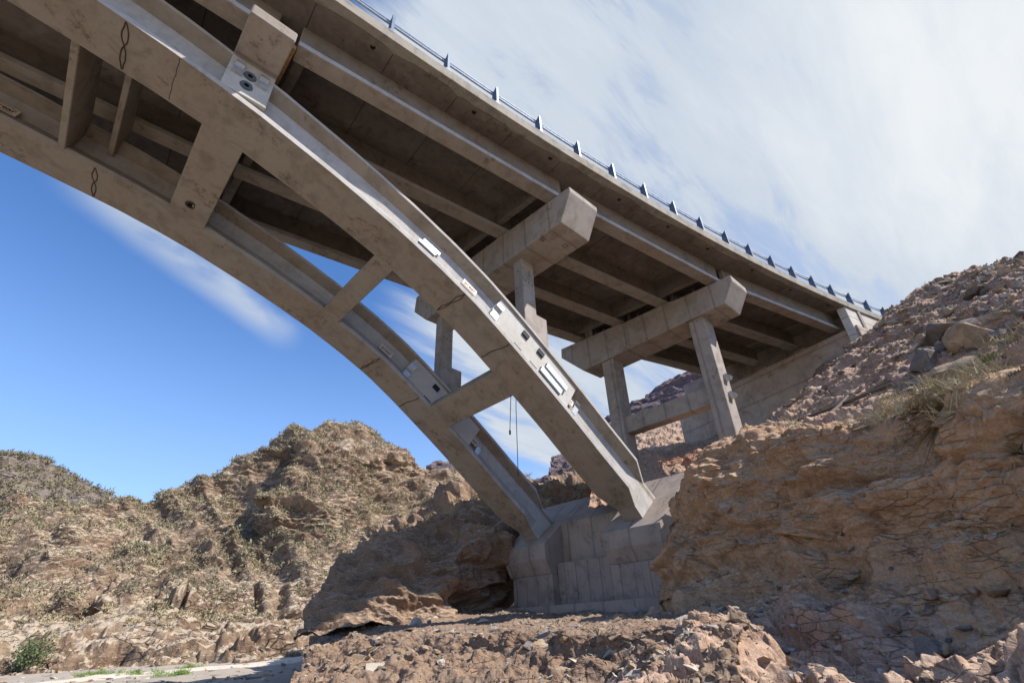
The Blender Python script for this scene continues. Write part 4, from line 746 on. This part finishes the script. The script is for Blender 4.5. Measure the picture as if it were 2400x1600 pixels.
GRASS = [(29, 72, 3), (25.5, 61, 2.5), (10.7, 45, 1), (5.7, 47, 1), (6.8, 40, 0.8), (8, 37, 0.8), (20, 45, 1), (24, 57, 1.5), (21, 66, 2)]
BARS = [
 ((17.71, 4.6, 5.58), (15.44, 1.57, 5.13), 'dark rusty steel bar lying up the slope beside the abutment', dict(w=0.055)),
 ((16.54, 4.16, 5.04), (13.97, 0.89, 4.39), 'long thin steel bar, lowest of the bundle on the slope', dict(w=0.042)),
 ((17.48, 4.78, 5.38), (15.76, 1.54, 5.32), 'second rusty bar of the bundle, touching the first', dict(w=0.042)),
 ((15.32, 3.34, 4.66), (16.93, 2.95, 5.66), 'short crossed timber stake over the bar bundle', dict(w=0.055)),
 ((17.71, 4.6, 5.58), (16.78, 3.58, 5.36), 'short dark bar at the lower end of the bundle', dict(w=0.042)),
 ((13.08, 8.04, 1.5), (12.76, 6.9, 1.2), 'thin bent reinforcing bar poking from the bank edge by the foundation', dict(w=0.010)),
]
NETLINE = [(19.81, 12.64, 6.0), (20.76, 11.64, 6.47), (21.41, 10.84, 6.66), (22.45, 9.81, 6.87), (23.75, 9.28, 7.26)]
# ================================================================ TERRAIN
def catmull(P, n):
    P = np.asarray(P, float); m = len(P); t = np.linspace(0, m-1, n); i = np.clip(np.floor(t).astype(int), 0, m-2); f = (t-i).reshape((-1,)+(1,)*(P.ndim-1))
    p0 = P[np.clip(i-1, 0, m-1)]; p1 = P[i]; p2 = P[i+1]; p3 = P[np.clip(i+2, 0, m-1)]
    p0 = np.where((i == 0).reshape(f.shape), 2*p1-p2, p0); p3 = np.where((i == m-2).reshape(f.shape), 2*p2-p1, p3)
    c = .5*(2*p1+(p2-p0)*f+(2*p0-5*p1+4*p2-p3)*f**2+(3*p1-p0-3*p2+p3)*f**3); l = p1*(1-f)+p2*f
    return .6*c+.4*l
def patch(net, nu, nv, dens=None):
    P = catmull(np.array(net, float), nv)                 # rows
    P = catmull(P.transpose(1, 0, 2), nu).transpose(1, 0, 2)
    return P                                              # nv,nu,3
def normals(P):
    du = np.gradient(P, axis=1); dv = np.gradient(P, axis=0); n = np.cross(du, dv); n /= np.linalg.norm(n, axis=2)[..., None]+1e-9; return n
def quads(nv, nu):
    i = np.arange(nv*nu).reshape(nv, nu); return np.stack([i[:-1, :-1], i[:-1, 1:], i[1:, 1:], i[1:, :-1]], -1).reshape(-1, 4)
def rot(P, a, b): # tilt bedding
    x, y, z = P[:, 0], P[:, 1], P[:, 2]; return np.stack([x, y, z+a*x+b*y], 1)
SURF = {}
def surface(name, P, mat, disp, kind='structure', **k):
    nv, nu, _ = P.shape; N = normals(P); f = P.reshape(-1, 3); d = disp(f)
    if N[..., 2].mean() < 0: N = -N
    f2 = f+N.reshape(-1, 3)*d[:, None]; Q = quads(nv, nu)
    # keep normals outward
    n2 = np.cross(f2[Q[:, 1]]-f2[Q[:, 0]], f2[Q[:, 3]]-f2[Q[:, 0]])
    if n2[:, 2].mean() < 0: Q = Q[:, ::-1]
    o = npmesh(name, f2, Q, mat, kind=kind, **k); SURF[name] = (f2, Q); return o
def strataf(f, a, b, per, sharp=4.0, warp=.5, seed=0):
    """stepped ledges: 0..1 sawtooth-like profile along the tilted bedding coordinate"""
    h = f[:, 2]+a*f[:, 0]+b*f[:, 1]+warp*fbm(f*np.array([.25, .25, .35])+seed, 4)
    u = h/per; k = np.floor(u); w = u-k; amp = .55+.45*perlin(np.stack([k*3.7+seed, f[:, 0]*.15, f[:, 1]*.15], 1)); return amp*(smooth(w, .0, .22)-smooth(w, .62, 1.0))
# --- right hand bank
BULGE = [((9.7, 1.0, .55), (.9, .9, .38), .60), ((10.6, 1.5, 1.65), (.8, 1.7, .22), .45), ((11.9, 1.4, 3.25), (.8, 1.0, .34), .50), ((12.3, 3.4, 3.1), (.8, .8, .33), .45), ((13.0, 5.8, 2.5), (.8, .9, .55), .32), ((12.0, 4.3, 1.2), (.7, .9, .28), .32), ((9.9, -.3, 1.3), (.8, 1.0, .33), .42), ((10.9, 2.9, .7), (.7, .8, .22), .26), ((13.2, 4.6, 4.0), (.8, .7, .25), .3)]
def d_bank(f):
    up = smooth(f[:, 2], 3.2, 5.5)*0+0
    low = 1-smooth(f[:, 2]+.25*(f[:, 0]-12), 3.0, 6.0)
    d = .50*fbm(f*.33+5, 3)+.12*fbm(f*1.1+9, 4)
    g = f.copy(); g[:, 2] += .05*f[:, 0]-.06*f[:, 1]+.3*fbm(f*.3+4, 3)
    rk = smooth(fbm(f*.22+3, 3), -.35, .15)*(.25+.75*low)
    d += rk*(.42*strataf(f, .05, -.06, 1.35, warp=.7, seed=2)+.20*blocks(g, (.55, .55, 1.3), 3)+.12*blocks(g, (1.5, 1.5, 3.6), 11))
    d += .07*strataf(f, .05, -.06, .36, warp=.35, seed=9)*rk+.045*blocks(g, (4.5, 4.5, 10.), 5)
    d += .02*ridged(f*np.array([3.0, 3.0, 7])+3, 3)+.03*fbm(f*5, 3)+(1-low)*(.10*blocks(f, (1.3, 1.3, 2.2), 8)+.05*blocks(f, (3.4, 3.4, 6), 18))
    cr = np.abs(perlin(f*np.array([.38, .38, .10])+31)); d -= .06*(1-smooth(cr, 0, .02))*low
    d -= .38*smooth(f[:, 1], 6.0, 8.2)
    for (x, y, z), (a, b, c), am in BULGE: d += am*np.exp(-(((f[:, 0]-x)/a)**2+((f[:, 1]-y)/b)**2+((f[:, 2]-z)/c)**2))
    return d
PB = patch(NET['bank'], 700, 620); BK = surface('right_bank', PB, M['bank'], d_bank)
def bank_slots(o):   # scree above the rim, rock below it
    me = o.data; me.materials.append(M['slope']); n = len(me.polygons); c = np.empty(n*3, np.float32); me.polygons.foreach_get('center', c); c = c.reshape(-1, 3)
    row = np.arange(n)//(PB.shape[1]-1)/(PB.shape[0]-1)*11
    w = fbm(c*.5+4, 4)*.5; sc = (row+w*.55 > 6.35) | ((row+w*.9 < 2.7))
    me.polygons.foreach_set('material_index', sc.astype(np.int32))
bank_slots(BK)
def d_terr(f):
    fl = smooth(np.abs(f[:, 2]-.25), .25, .6); gv = ridged(f*np.array([.8, .8, .22])+4, 3); d = .12*fbm(f*.5+2, 3)+fl*(.22*fbm(f*np.array([.9, .9, .35])+6, 3)+.09*gv)+(.25+.75*fl)*(.10*fbm(f*1.3, 4)+.11*blocks(f, (.9, .9, 1.8), 2)+.06*blocks(f, (2.6, 2.6, 4.5), 6))+.022*blocks(f, (7, 7, 10.), 4)+.02*fbm(f*9, 3); return d
surface('terrace_ground', patch(NET['terrace'], 520, 360), M['terrace'], d_terr)
def d_mound(f):
    d = 1.15*fbm(f*.24+11, 3)+.55*ridged(f*np.array([.42, .42, .75])+2, 3, .4)+.12*ridged(f*np.array([1.3, 1.3, 2.2])+2, 3)+.22*strataf(f, -.25, .1, 1.5, warp=1.1, seed=5)+.06*fbm(f*2.0, 4)+smooth(f[:, 2], 4.0, 6.5)*(.16*blocks(f, (.8, .8, 1.8), 3)+.08*blocks(f, (2.4, 2.4, 5), 5))+.02*blocks(f, (3, 3, 5), 9); return d-.35
MD = surface('rock_mound', patch(NET['mound'], 420, 380), M['mound'], d_mound)
surface('soil_slope', patch(NET['soil'], 260, 260), M['slope'], lambda f: .35*fbm(f*.35+1, 4)+.18*fbm(f*1.4, 5)+.08*ridged(f*2.6, 4))
def d_hill(f):
    cliff = smooth(fbm(f*np.array([.035, .035, .05])+7, 4), -.15, .25)
    d = 1.4*fbm(f*.035+3, 4)+1.0*fbm(f*.11+5, 4); az = np.degrees(np.arctan2(f[:, 1], f[:, 0])); hz = smooth(f[:, 2], 3, 9)
    u = az*1.25-f[:, 2]*.42; rg = perlin(np.stack([u*.16+3.3, f[:, 2]*.018, 0*u+.7], 1)); d += hz*1.5*(1-2.6*np.abs(rg)); rg2 = perlin(np.stack([u*.42+7.3, f[:, 2]*.05, 0*u+4.7], 1)); d += hz*.45*(1-2.4*np.abs(rg2))
    d += 1.5*strataf(f, .04, .03, 3.4, warp=1.4, seed=1)*cliff+.55*strataf(f, .04, .03, 1.1, warp=.8, seed=4)
    g = f.copy(); g[:, 2] += .04*f[:, 0]+.03*f[:, 1]+.9*fbm(f*.08, 3); d += .35*ridged(f*np.array([.28, .28, .55]), 4)+cliff*(.75*blocks(g, (.14, .14, .42), 2)+.36*blocks(g, (.42, .42, 1.25), 5))+.12*blocks(g, (1.2, 1.2, 3.), 7)
    # lower ledge with joint clefts
    le = smooth(f[:, 2], .8, 2.2)*(1-smooth(f[:, 2], 5.0, 6.4)); v = np.abs(perlin(np.stack([f[:, 0]*.22-f[:, 1]*.05, f[:, 1]*.02, f[:, 2]*.03], 1)+51)); d += le*(1.5*smooth(v, 0, .16)-.6)-1.4*smooth(f[:, 2], 6, 14)
    return d
PH = patch(NET['hill'], 620, 560)
# rock pyramid standing out of the hillside: its left flank is a cliff
def pyramid(P):
    f = P.reshape(-1, 3).copy(); r = np.hypot(f[:, 0], f[:, 1]); az = np.degrees(np.arctan2(f[:, 1], f[:, 0])); el = np.degrees(np.arctan2(f[:, 2], r))
    out = np.zeros(len(f))
    for a0, e0, wdt, hgt, amp in ((70.5, 19.5, 13.0, 11.5, 11.0), (81.5, 10.0, 6, 5.5, 3.5), (87.5, 9.5, 5, 6.0, 3.0)):
        v = (e0-el)/hgt; lf = a0+v*4.5                      # left edge runs out to the left as it falls
        ok = smooth(v, -.02, .25)*(1-smooth(v, .55, 1.2)); out += amp*ok*smooth(lf-az, -.1, .55)*(1-smooth(lf-az, wdt*.35, wdt))
    k = 1-out/np.maximum(r, 1); f[:, 0] *= k; f[:, 1] *= k; f[:, 2] *= k; return f.reshape(P.shape)
PH = pyramid(PH)
HL = surface('hillside', PH, M['hill'], d_hill)
surface('far_hill', patch(NET['farhill'], 200, 180), M['far'], lambda f: 4*fbm(f*.02+3, 4)+2.0*strataf(f, .05, .02, 7, warp=2, seed=3)+1.2*ridged(f*.15, 5))
surface('far_mountain', patch(NET['mountain'], 300, 200), M['mauve'], lambda f: 4*fbm(f*.02+1, 4)+2.2*strataf(f, .03, .02, 8, warp=2, seed=6)+1.3*ridged(f*.13, 5))
surface('distant_crag', patch(NET['crag'], 110, 120), M['mauve'], lambda f: .8*fbm(f*.12, 4)+.5*ridged(f*.4, 4)+.5*strataf(f, 0, 0, 2.0, seed=2))
# --- valley floor: one sheet out to the horizon, finer near the bridge
def floor_z(x, y):
    P = np.stack([x, y, 0*x], 1); r = np.hypot(x, y); return -1.62+.35*fbm(P*.05, 4)*smooth(r, 10, 40)+.10*fbm(P*.5, 4)+.7*smooth(r, 62, 90)
def floor():
    a = np.radians(np.linspace(-180, 180, 721)); r = np.concatenate([np.linspace(.3, 20, 60), 20*np.exp(np.linspace(.02, np.log(175), 190))])
    A, Rr = np.meshgrid(a, r); x = (Rr*np.cos(A)).ravel(); y = (Rr*np.sin(A)).ravel(); V = np.stack([x, y, floor_z(x, y)], 1); Q = quads(len(r), len(a))
    SURF['floor'] = (V, Q); npmesh('ground', V, Q[:, ::-1] if np.cross(V[Q[0, 1]]-V[Q[0, 0]], V[Q[0, 3]]-V[Q[0, 0]])[2] < 0 else Q, M['bed'], kind='structure')
floor()
def road():
    ctr = [(-30, 60), (-8, 65), (4, 65), (14, 64), (22, 61), (25.5, 55), (22, 48), (14, 43.5), (6, 41), (-6, 38), (-16, 34)]
    C = catmull(np.array([(a, b, 0) for a, b in ctr], float), 160); T = np.gradient(C, axis=0); T /= np.linalg.norm(T, axis=1)[:, None]; Nn = np.stack([-T[:, 1], T[:, 0], 0*T[:, 0]], 1)
    w = np.linspace(-2.6, 2.6, 15); wob = 1+.15*fbm(C*.15, 3); V = (C[:, None]+Nn[:, None]*(w[None, :, None]*wob[:, None, None])).reshape(-1, 3)
    V[:, 2] = floor_z(V[:, 0], V[:, 1])+.06; ww = np.tile(w, 160); V[:, 2] -= .09*smooth(np.abs(ww), 1.9, 2.6); V[:, 2] -= .03*np.exp(-(np.abs(ww)-.85)**2*18)
    Q = quads(160, 15); n = np.cross(V[Q[0, 1]]-V[Q[0, 0]], V[Q[0, 3]]-V[Q[0, 0]])
    npmesh('dirt_road', V, Q if n[2] > 0 else Q[:, ::-1], M['road'], kind='structure')
road()
# ================================================================ STONES
rnd = np.random.RandomState(12)
def hull(seed, flat=.55, n=16, jit=.0):
    r = np.random.RandomState(seed); P = r.normal(size=(n, 3)); P /= np.linalg.norm(P, axis=1)[:, None]; P *= (.75+.25*r.rand(n, 1)); P[:, 2] *= flat; P[:, 1] *= .75
    P[:, 2] = np.clip(P[:, 2], -flat*.62, flat*.62)
    bm = bmesh.new(); [bm.verts.new(q) for q in P]; bmesh.ops.convex_hull(bm, input=bm.verts)
    bmesh.ops.delete(bm, geom=[v for v in bm.verts if not v.link_faces], context='VERTS'); bmesh.ops.triangulate(bm, faces=bm.faces); bm.verts.index_update()
    V = np.array([v.co for v in bm.verts]); Fc = np.array([[v.index for v in f.verts] for f in bm.faces]); bm.free(); return V, Fc
SMALL = [hull(i, .25+.08*(i % 5), 11) for i in range(14)]
def rmat(n, r, tilt=.5):
    a = r.rand(n)*6.283; b = (r.rand(n)-.5)*tilt*2; c = (r.rand(n)-.5)*tilt*2
    ca, sa, cb, sb, cc, sc = np.cos(a), np.sin(a), np.cos(b), np.sin(b), np.cos(c), np.sin(c); o = np.zeros(n); e = np.ones(n)
    Z = np.stack([ca, -sa, o, sa, ca, o, o, o, e], 1).reshape(-1, 3, 3); Yb = np.stack([cb, o, sb, o, e, o, -sb, o, cb], 1).reshape(-1, 3, 3); Xc = np.stack([e, o, o, o, cc, -sc, o, sc, cc], 1).reshape(-1, 3, 3)
    return Yb@Xc@Z
def scatter(name, surf, n, size, mats, sel, seed, label, cat, protos=SMALL, tilt=.5, sink=.15, power=2.4, smooth_=False, dist=None):
    V, Q = SURF[surf]; r = np.random.RandomState(seed); a, b, c, d = V[Q[:, 0]], V[Q[:, 1]], V[Q[:, 2]], V[Q[:, 3]]; nn = np.cross(c-a, d-b); ar = np.linalg.norm(nn, axis=1)/2; nn /= np.linalg.norm(nn, axis=1)[:, None]+1e-9
    if nn[:, 2].mean() < 0: nn = -nn
    cen = (a+b+c+d)/4; w = ar*sel(cen, nn); w = np.clip(w, 0, None); w /= w.sum(); idx = r.choice(len(Q), n, p=w); u, v = r.rand(n, 1), r.rand(n, 1)
    P = a[idx]*(1-u)*(1-v)+b[idx]*u*(1-v)+c[idx]*u*v+d[idx]*(1-u)*v
    s = size[0]+(size[1]-size[0])*r.rand(n)**power; R3 = rmat(n, r, tilt); VV = []; FF = []; MI = []; k0 = 0; pr = r.randint(len(protos), size=n); mt = r.randint(len(mats), size=n)
    for k in range(len(protos)):
        j = np.where(pr == k)[0]
        if not len(j): continue
        pv, pf = protos[k]; W = np.einsum('nij,vj->nvi', R3[j], pv)*s[j][:, None, None]+(P[j]-nn[idx][j]*(s[j]*sink)[:, None])[:, None, :]
        VV.append(W.reshape(-1, 3)); FF.append((pf[None]+(np.arange(len(j))*len(pv))[:, None, None]+k0).reshape(-1, pf.shape[1])); MI.append(np.repeat(mt[j], len(pf))); k0 += len(j)*len(pv)
    return npmesh(name, np.concatenate(VV), np.concatenate(FF), mats, np.concatenate(MI), smooth=smooth_, kind='stuff', label=label, category=None) if False else tag(npmesh(name, np.concatenate(VV), np.concatenate(FF), mats, np.concatenate(MI), smooth=smooth_), label, cat, None, 'stuff')
ST = [M['stoneA'], M['stoneB'], M['stoneC'], M['stoneA']]
rimz = lambda c: smooth(c[:, 2]+.12*(c[:, 0]-12), 4.0, 6.2)
scatter('scree', 'right_bank', 9500, (.03, .42), ST, lambda c, n: rimz(c)*(.25+smooth(fbm(c*.45+1, 4), -.2, .5)), 1, 'loose broken stones littering the upper right slope', 'rubble', power=3.2)
scatter('rubble', 'right_bank', 4200, (.02, .20), ST, lambda c, n: (1-rimz(c))*smooth(n[:, 2], -.1, .8)*smooth(-c[:, 2], -1.6, .4)*(.15+smooth(fbm(c*.6+8, 4), -.1, .5)), 2, 'small stones stuck in the soil at the foot of the right bank', 'rubble', power=3)
scatter('gravel', 'terrace_ground', 6000, (.012, .24), ST, lambda c, n: (.3+smooth(fbm(c*.6+3, 4), -.2, .5)), 3, 'gravel and stone chips on the terrace below the foundation', 'gravel', power=4.2)
scatter('scree', 'rock_mound', 1500, (.03, .28), ST, lambda c, n: smooth(n[:, 2], .35, .8)*smooth(c[:, 2], .3, 3), 4, 'flat stones lying along the crest of the rock mound', 'rubble', power=3)
scatter('rock_fragments', 'right_bank', 620, (.10, .55), [M['bank'], M['bank'], M['stoneA']], lambda c, n: (smooth(fbm(c*.35+41, 3), 0, .3)+.3)*smooth(c[:, 2]+.1*(c[:, 0]-12), 1.5, 3.5)*(1-smooth(c[:, 2]+.12*(c[:, 0]-12), 5.0, 6.5)), 14, 'broken bedrock blocks standing out of the right cliff', 'rock', tilt=.22, sink=.45, power=2.2)
scatter('rubble', 'soil_slope', 900, (.03, .2), ST, lambda c, n: 1+0*c[:, 0], 5, 'stones on the soil slope behind the second pier', 'rubble', power=3)
scatter('gravel', 'floor', 5000, (.05, .55), ST, lambda c, n: smooth(np.arctan2(c[:, 1], c[:, 0]), .95, 1.0)*(1-smooth(np.arctan2(c[:, 1], c[:, 0]), 1.75, 1.8))*(1-smooth(np.hypot(c[:, 0], c[:, 1]), 60, 85))/(1+np.hypot(c[:, 0], c[:, 1])**1.0), 6, 'stones strewn over the valley floor beside the dirt road', 'gravel', power=4)
# --- single boulders, each its own thing
def snap(p, names=('right_bank', 'terrace_ground', 'rock_mound')):
    b = None
    for nme in names:
        if nme not in BV: BV[nme] = BVHTree.FromPolygons([tuple(v) for v in SURF[nme][0].tolist()], SURF[nme][1].tolist())
        q = BV[nme].find_nearest(Vector(p))
        if q[0] is not None and (b is None or q[3] < b[3]): b = q
    n = b[1] if b[1].z > 0 else -b[1]; return b[0], n
BV = {}
def boulder(p, size, seed, mat, label, flat=.6, yaw=0, tilt=0, name='boulder', cat='boulder', group=None, sx=1.0, sink=.25, round_=0):
    pv, pf = hull(seed, flat, 18 if round_ else 12); bm = bmesh.new(); vs = [bm.verts.new(q) for q in pv]; [bm.faces.new([vs[i] for i in f]) for f in pf]
    bmesh.ops.dissolve_limit(bm, angle_limit=math.radians(14), verts=bm.verts, edges=bm.edges)
    bmesh.ops.bevel(bm, geom=list(bm.edges), offset=.05+.12*round_, segments=2 if round_ else 1, affect='EDGES', profile=.6, clamp_overlap=True); bmesh.ops.triangulate(bm, faces=bm.faces)
    bmesh.ops.subdivide_edges(bm, edges=[e for e in bm.edges if e.calc_length() > .22], cuts=2, use_grid_fill=False); bmesh.ops.triangulate(bm, faces=bm.faces)
    co_ = np.array([v.co for v in bm.verts]); d = .055*fbm(co_*2.2+seed, 4)+.02*fbm(co_*8+seed, 3); bm.normal_update()
    for v, dd in zip(bm.verts, d): v.co += v.normal*float(dd)
    me = bpy.data.meshes.new(name); s = size; bmesh.ops.transform(bm, matrix=Matrix.Rotation(yaw, 4, 'Z')@Matrix.Rotation(tilt, 4, 'X')@Matrix.Diagonal((s*sx, s, s, 1)), verts=bm.verts); bm.to_mesh(me); bm.free()
    me.materials.append(mat); me.polygons.foreach_set('use_smooth', [bool(round_)]*len(me.polygons)); me.update()
    q, n = snap(p); o = bpy.data.objects.new(name, me); COL.objects.link(o); o.location = q+n*(s*flat*(.5-sink)); return tag(o, label, cat, group)
for a in BOULDERS: boulder(a[0], a[1], a[2], M[a[3]], a[4], **(a[5] if len(a) > 5 else {}))
# ================================================================ PLANTS
def tri_clump(r, n, rad, h, leaf, up=.4, wd=.35):
    """scattered leaf-sized triangles filling a rough dome"""
    th = r.rand(n)*6.283; rr = np.sqrt(r.rand(n))*rad; z = r.rand(n)*h*np.sqrt(np.clip(1-(rr/rad)**2, .05, 1)); c = np.stack([rr*np.cos(th), rr*np.sin(th), z], 1)
    d = r.normal(size=(n, 3)); d[:, 2] += up; d /= np.linalg.norm(d, axis=1)[:, None]; e = r.normal(size=(n, 3)); e -= d*(e*d).sum(1)[:, None]; e /= np.linalg.norm(e, axis=1)[:, None]
    L = leaf*(.6+.8*r.rand(n, 1)); V = np.stack([c-e*L*wd, c+e*L*wd, c+d*L], 1).reshape(-1, 3); return V, np.arange(3*n).reshape(-1, 3)
def scrub(name, surf, n, size, mat, sel, seed, label, nl=48, leaf=.42, cat='scrub', up=.5, wd=.22):
    r = np.random.RandomState(seed); protos = []
    for k in range(8): protos.append(tri_clump(r, nl, 1.0, 1.0, leaf, up, wd))
    return scatter(name, surf, n, size, [mat], sel, seed, label, cat, protos=protos, tilt=.2, sink=.1, power=1.6)
slopeok = lambda c, n: smooth(n[:, 2], .22, .55)*smooth(c[:, 2], .5, 3)
scrub('scrub', 'hillside', 4800, (.2, 1.25), M['scrub'], lambda c, n: slopeok(c, n)*(.05+smooth(fbm(c*.06+2, 4), -.1, .3)), 21, 'low olive scrub covering the left hillside')
scrub('scrub', 'hillside', 3600, (.2, 1.1), M['scrub2'], lambda c, n: slopeok(c, n)*(.06+smooth(fbm(c*.07+12, 4), -.1, .3)), 22, 'darker grey green scrub patches on the left hillside')
scrub('scrub', 'hillside', 3600, (.2, .8), M['scrub3'], lambda c, n: slopeok(c, n)*(.10+smooth(fbm(c*.07+32, 4), -.1, .3)), 23, 'straw coloured dry scrub on the left hillside')
scrub('scrub', 'far_hill', 1500, (.6, 1.8), M['scrub2'], lambda c, n: smooth(n[:, 2], .2, .5), 24, 'dark bushes dotting the far left hill')
scrub('scrub', 'rock_mound', 260, (.12, .45), M['scrub3'], lambda c, n: smooth(n[:, 2], .4, .8)*smooth(c[:, 2], 3, 6), 25, 'dry tufts growing on the crest of the rock mound', leaf=1.0, nl=70, wd=.05, up=.8)
scrub('grass', 'floor', 900, (.12, .34), M['grass'], lambda c, n: sum(np.exp(-((c[:, 0]-x)**2+(c[:, 1]-y)**2)/s**2) for x, y, s in GRASS), 26, 'bright green grass tufts beside the dirt road', leaf=.7, nl=60, cat='grass', wd=.06, up=.9)
scrub('dry_grass', 'right_bank', 300, (.06, .24), M['scrub3'], lambda c, n: (.25*smooth(fbm(c*.5+20, 3), .1, .4)+2.2*sum(np.exp(-((c-np.array(q[0]))**2).sum(1)/.7) for q in ROSETTES[:9]))*smooth(n[:, 2], -.2, .3)*smooth(c[:, 2], 2.0, 3), 27, 'dry straw tufts among the stones of the right slope', leaf=1.3, nl=60, cat='grass', wd=.03, up=.9)
def rosette(p, rad, nl, seed, label, green=.3, group=None):
    rad *= .8; nl = int(nl*1.7); r = np.random.RandomState(seed); q, n = snap(p); mbs = [MB(), MB()]
    for k in range(nl):
        a = r.rand()*6.283; el = .15+1.25*r.rand()**1.2 if r.rand() < .75 else -.5*r.rand(); L = rad*(.55+.6*r.rand()); wv = .021*rad/.5*(.7+.6*r.rand()); d = Vector((math.cos(a)*math.cos(el), math.sin(a)*math.cos(el), math.sin(el))); s_ = Vector((-math.sin(a), math.cos(a), 0)); V = []; m = 6
        for i in range(m+1):
            t = i/m; c = q+d*(L*t)+Vector((0, 0, -.55*L*t*t*(1-.3*math.sin(el)))); w2 = wv*(1-t)**.7+.001; V += [c-s_*w2, c+Vector((0, 0, -w2*.6)), c+s_*w2]
        Fc = []
        for i in range(m): b = i*3; Fc += [(b, b+3, b+4, b+1), (b+1, b+4, b+5, b+2)]
        mbs[1 if el > .7 and r.rand() < green*2 else 0].add(V, Fc)
    e = empty('spiky_plant', q, label=label, cat='plant', group=group); mbs[0].build('dry_leaves', M['leafdry'], e)
    if mbs[1].v: mbs[1].build('green_leaves', M['leafgrn'], e)
for a in ROSETTES: rosette(*a)
def shrub(p, h, w, seed, label, mat, surf, nl=500, leaf=.12, name='shrub', cat='shrub', group=None, trunk=True):
    r = np.random.RandomState(seed); q, n = snap(p, (surf,)) if surf != 'floor' else (Vector((p[0], p[1], float(floor_z(np.array([float(p[0])]), np.array([float(p[1])]))[0]))), None)
    e = empty(name, q, label=label, cat=cat, group=group); mb = MB(); tips = []
    for k in range(9):
        a = r.rand()*6.283; L = h*(.5+.45*r.rand()); sp = w*(.2+.6*r.rand()); pts = [q+Vector((0, 0, -.1)), q+Vector((math.cos(a)*sp*.35, math.sin(a)*sp*.35, L*.5)), q+Vector((math.cos(a)*sp, math.sin(a)*sp, L))]; mb.tube(pts, [h*.02, h*.012, h*.005], 5); tips.append(pts[1]); tips.append(pts[2])
        for j in range(3):
            b = a+r.normal()*.8; p2 = pts[1]+Vector((math.cos(b)*sp*.5, math.sin(b)*sp*.5, L*.3*r.rand())); mb.tube([pts[1], p2], [h*.008, h*.003], 4); tips.append(p2)
    mb.build('branches', M['twig'], e)
    if nl:
        c = np.array([tuple(t) for t in tips]); i = r.randint(len(c), size=nl); P = c[i]+r.normal(size=(nl, 3))*np.array([w*.22, w*.22, h*.15]); P[:, 2] = np.maximum(P[:, 2], q.z+.05*h); V, Fc = tri_clump(r, nl, .001, .001, leaf, .2); V = V+np.repeat(P, 3, 0)-np.array(e.location)
        npmesh('leaves', V, Fc, mat, parent=e, smooth=False)
for a in SHRUBS: shrub(*a[:7], **a[7])
def cactus(p, h):
    q, n = snap(p, ('hillside',)); mb = MB(); mb.tube([q+Vector((0, 0, -.4)), q+Vector((0, 0, h*.5)), q+Vector((.1, 0, h))], [.26, .28, .12], 10); mb.tube([q+Vector((0, 0, h*.35)), q+Vector((-.5, .3, h*.45)), q+Vector((-.55, .35, h*.8))], [.15, .16, .09], 8)
    e = empty('cactus', q, label='tall thin cactus standing on the left skyline of the hill', cat='cactus'); mb.build('stem', M['bush'], e)
cactus(CACTUS, 3.2)
# ================================================================ SITE DEBRIS
def bars(p0, p1, label, w=.03, name='steel_bar', mat='bar', cat='bar', h=.16, n=5, group=None):
    a, b = Vector(p0), Vector(p1); pts = []
    for k in range(n):
        q, nn = snap(a.lerp(b, k/(n-1)), ('right_bank',)); pts.append(q+nn*h)
    # stiff: straight line through the end points, lifted to clear the ground
    e0, e1 = pts[0], pts[-1]; lift = max([0]+[(pts[k].z-e0.lerp(e1, k/(n-1)).z) for k in range(n)]); e0 = e0+Vector((0, 0, lift*.6)); e1 = e1+Vector((0, 0, lift*.6)); mid = e0.lerp(e1, .5)+Vector((0, 0, -.03))
    mb = MB(); mb.tube([e0, mid, e1], w, 6); mb.build(name, M[mat], None, loc=e0, label=label, cat=cat, group=group)
for a in BARS: bars(*a[:3], **(a[3] if len(a) > 3 else {}))
# orange safety mesh sagging along the edge of the cut
def netting(pts, h, label):
    P = catmull(np.array(pts, float), 70); r = np.random.RandomState(5); V = []; nr = 7
    for j in range(nr):
        f = j/(nr-1); V.append(P+np.array([0, 0, 1])*h*(f-.5)*(1-.4*f)+np.stack([.08*fbm(P*1.3+j*.3, 3), .08*fbm(P*1.3+9+j*.3, 3), .10*fbm(P*1.1+5+j*.2, 3)], 1))
    V = np.concatenate(V); Q = quads(nr, 70); e = npmesh('safety_net', V, Q, M['orange'], smooth=False); m = e.modifiers.new('w', 'WIREFRAME'); m.thickness = .016; tag(e, label, 'net')
netting(NETLINE, .38, 'torn orange safety net sagging over the edge of the excavation by the second pier')
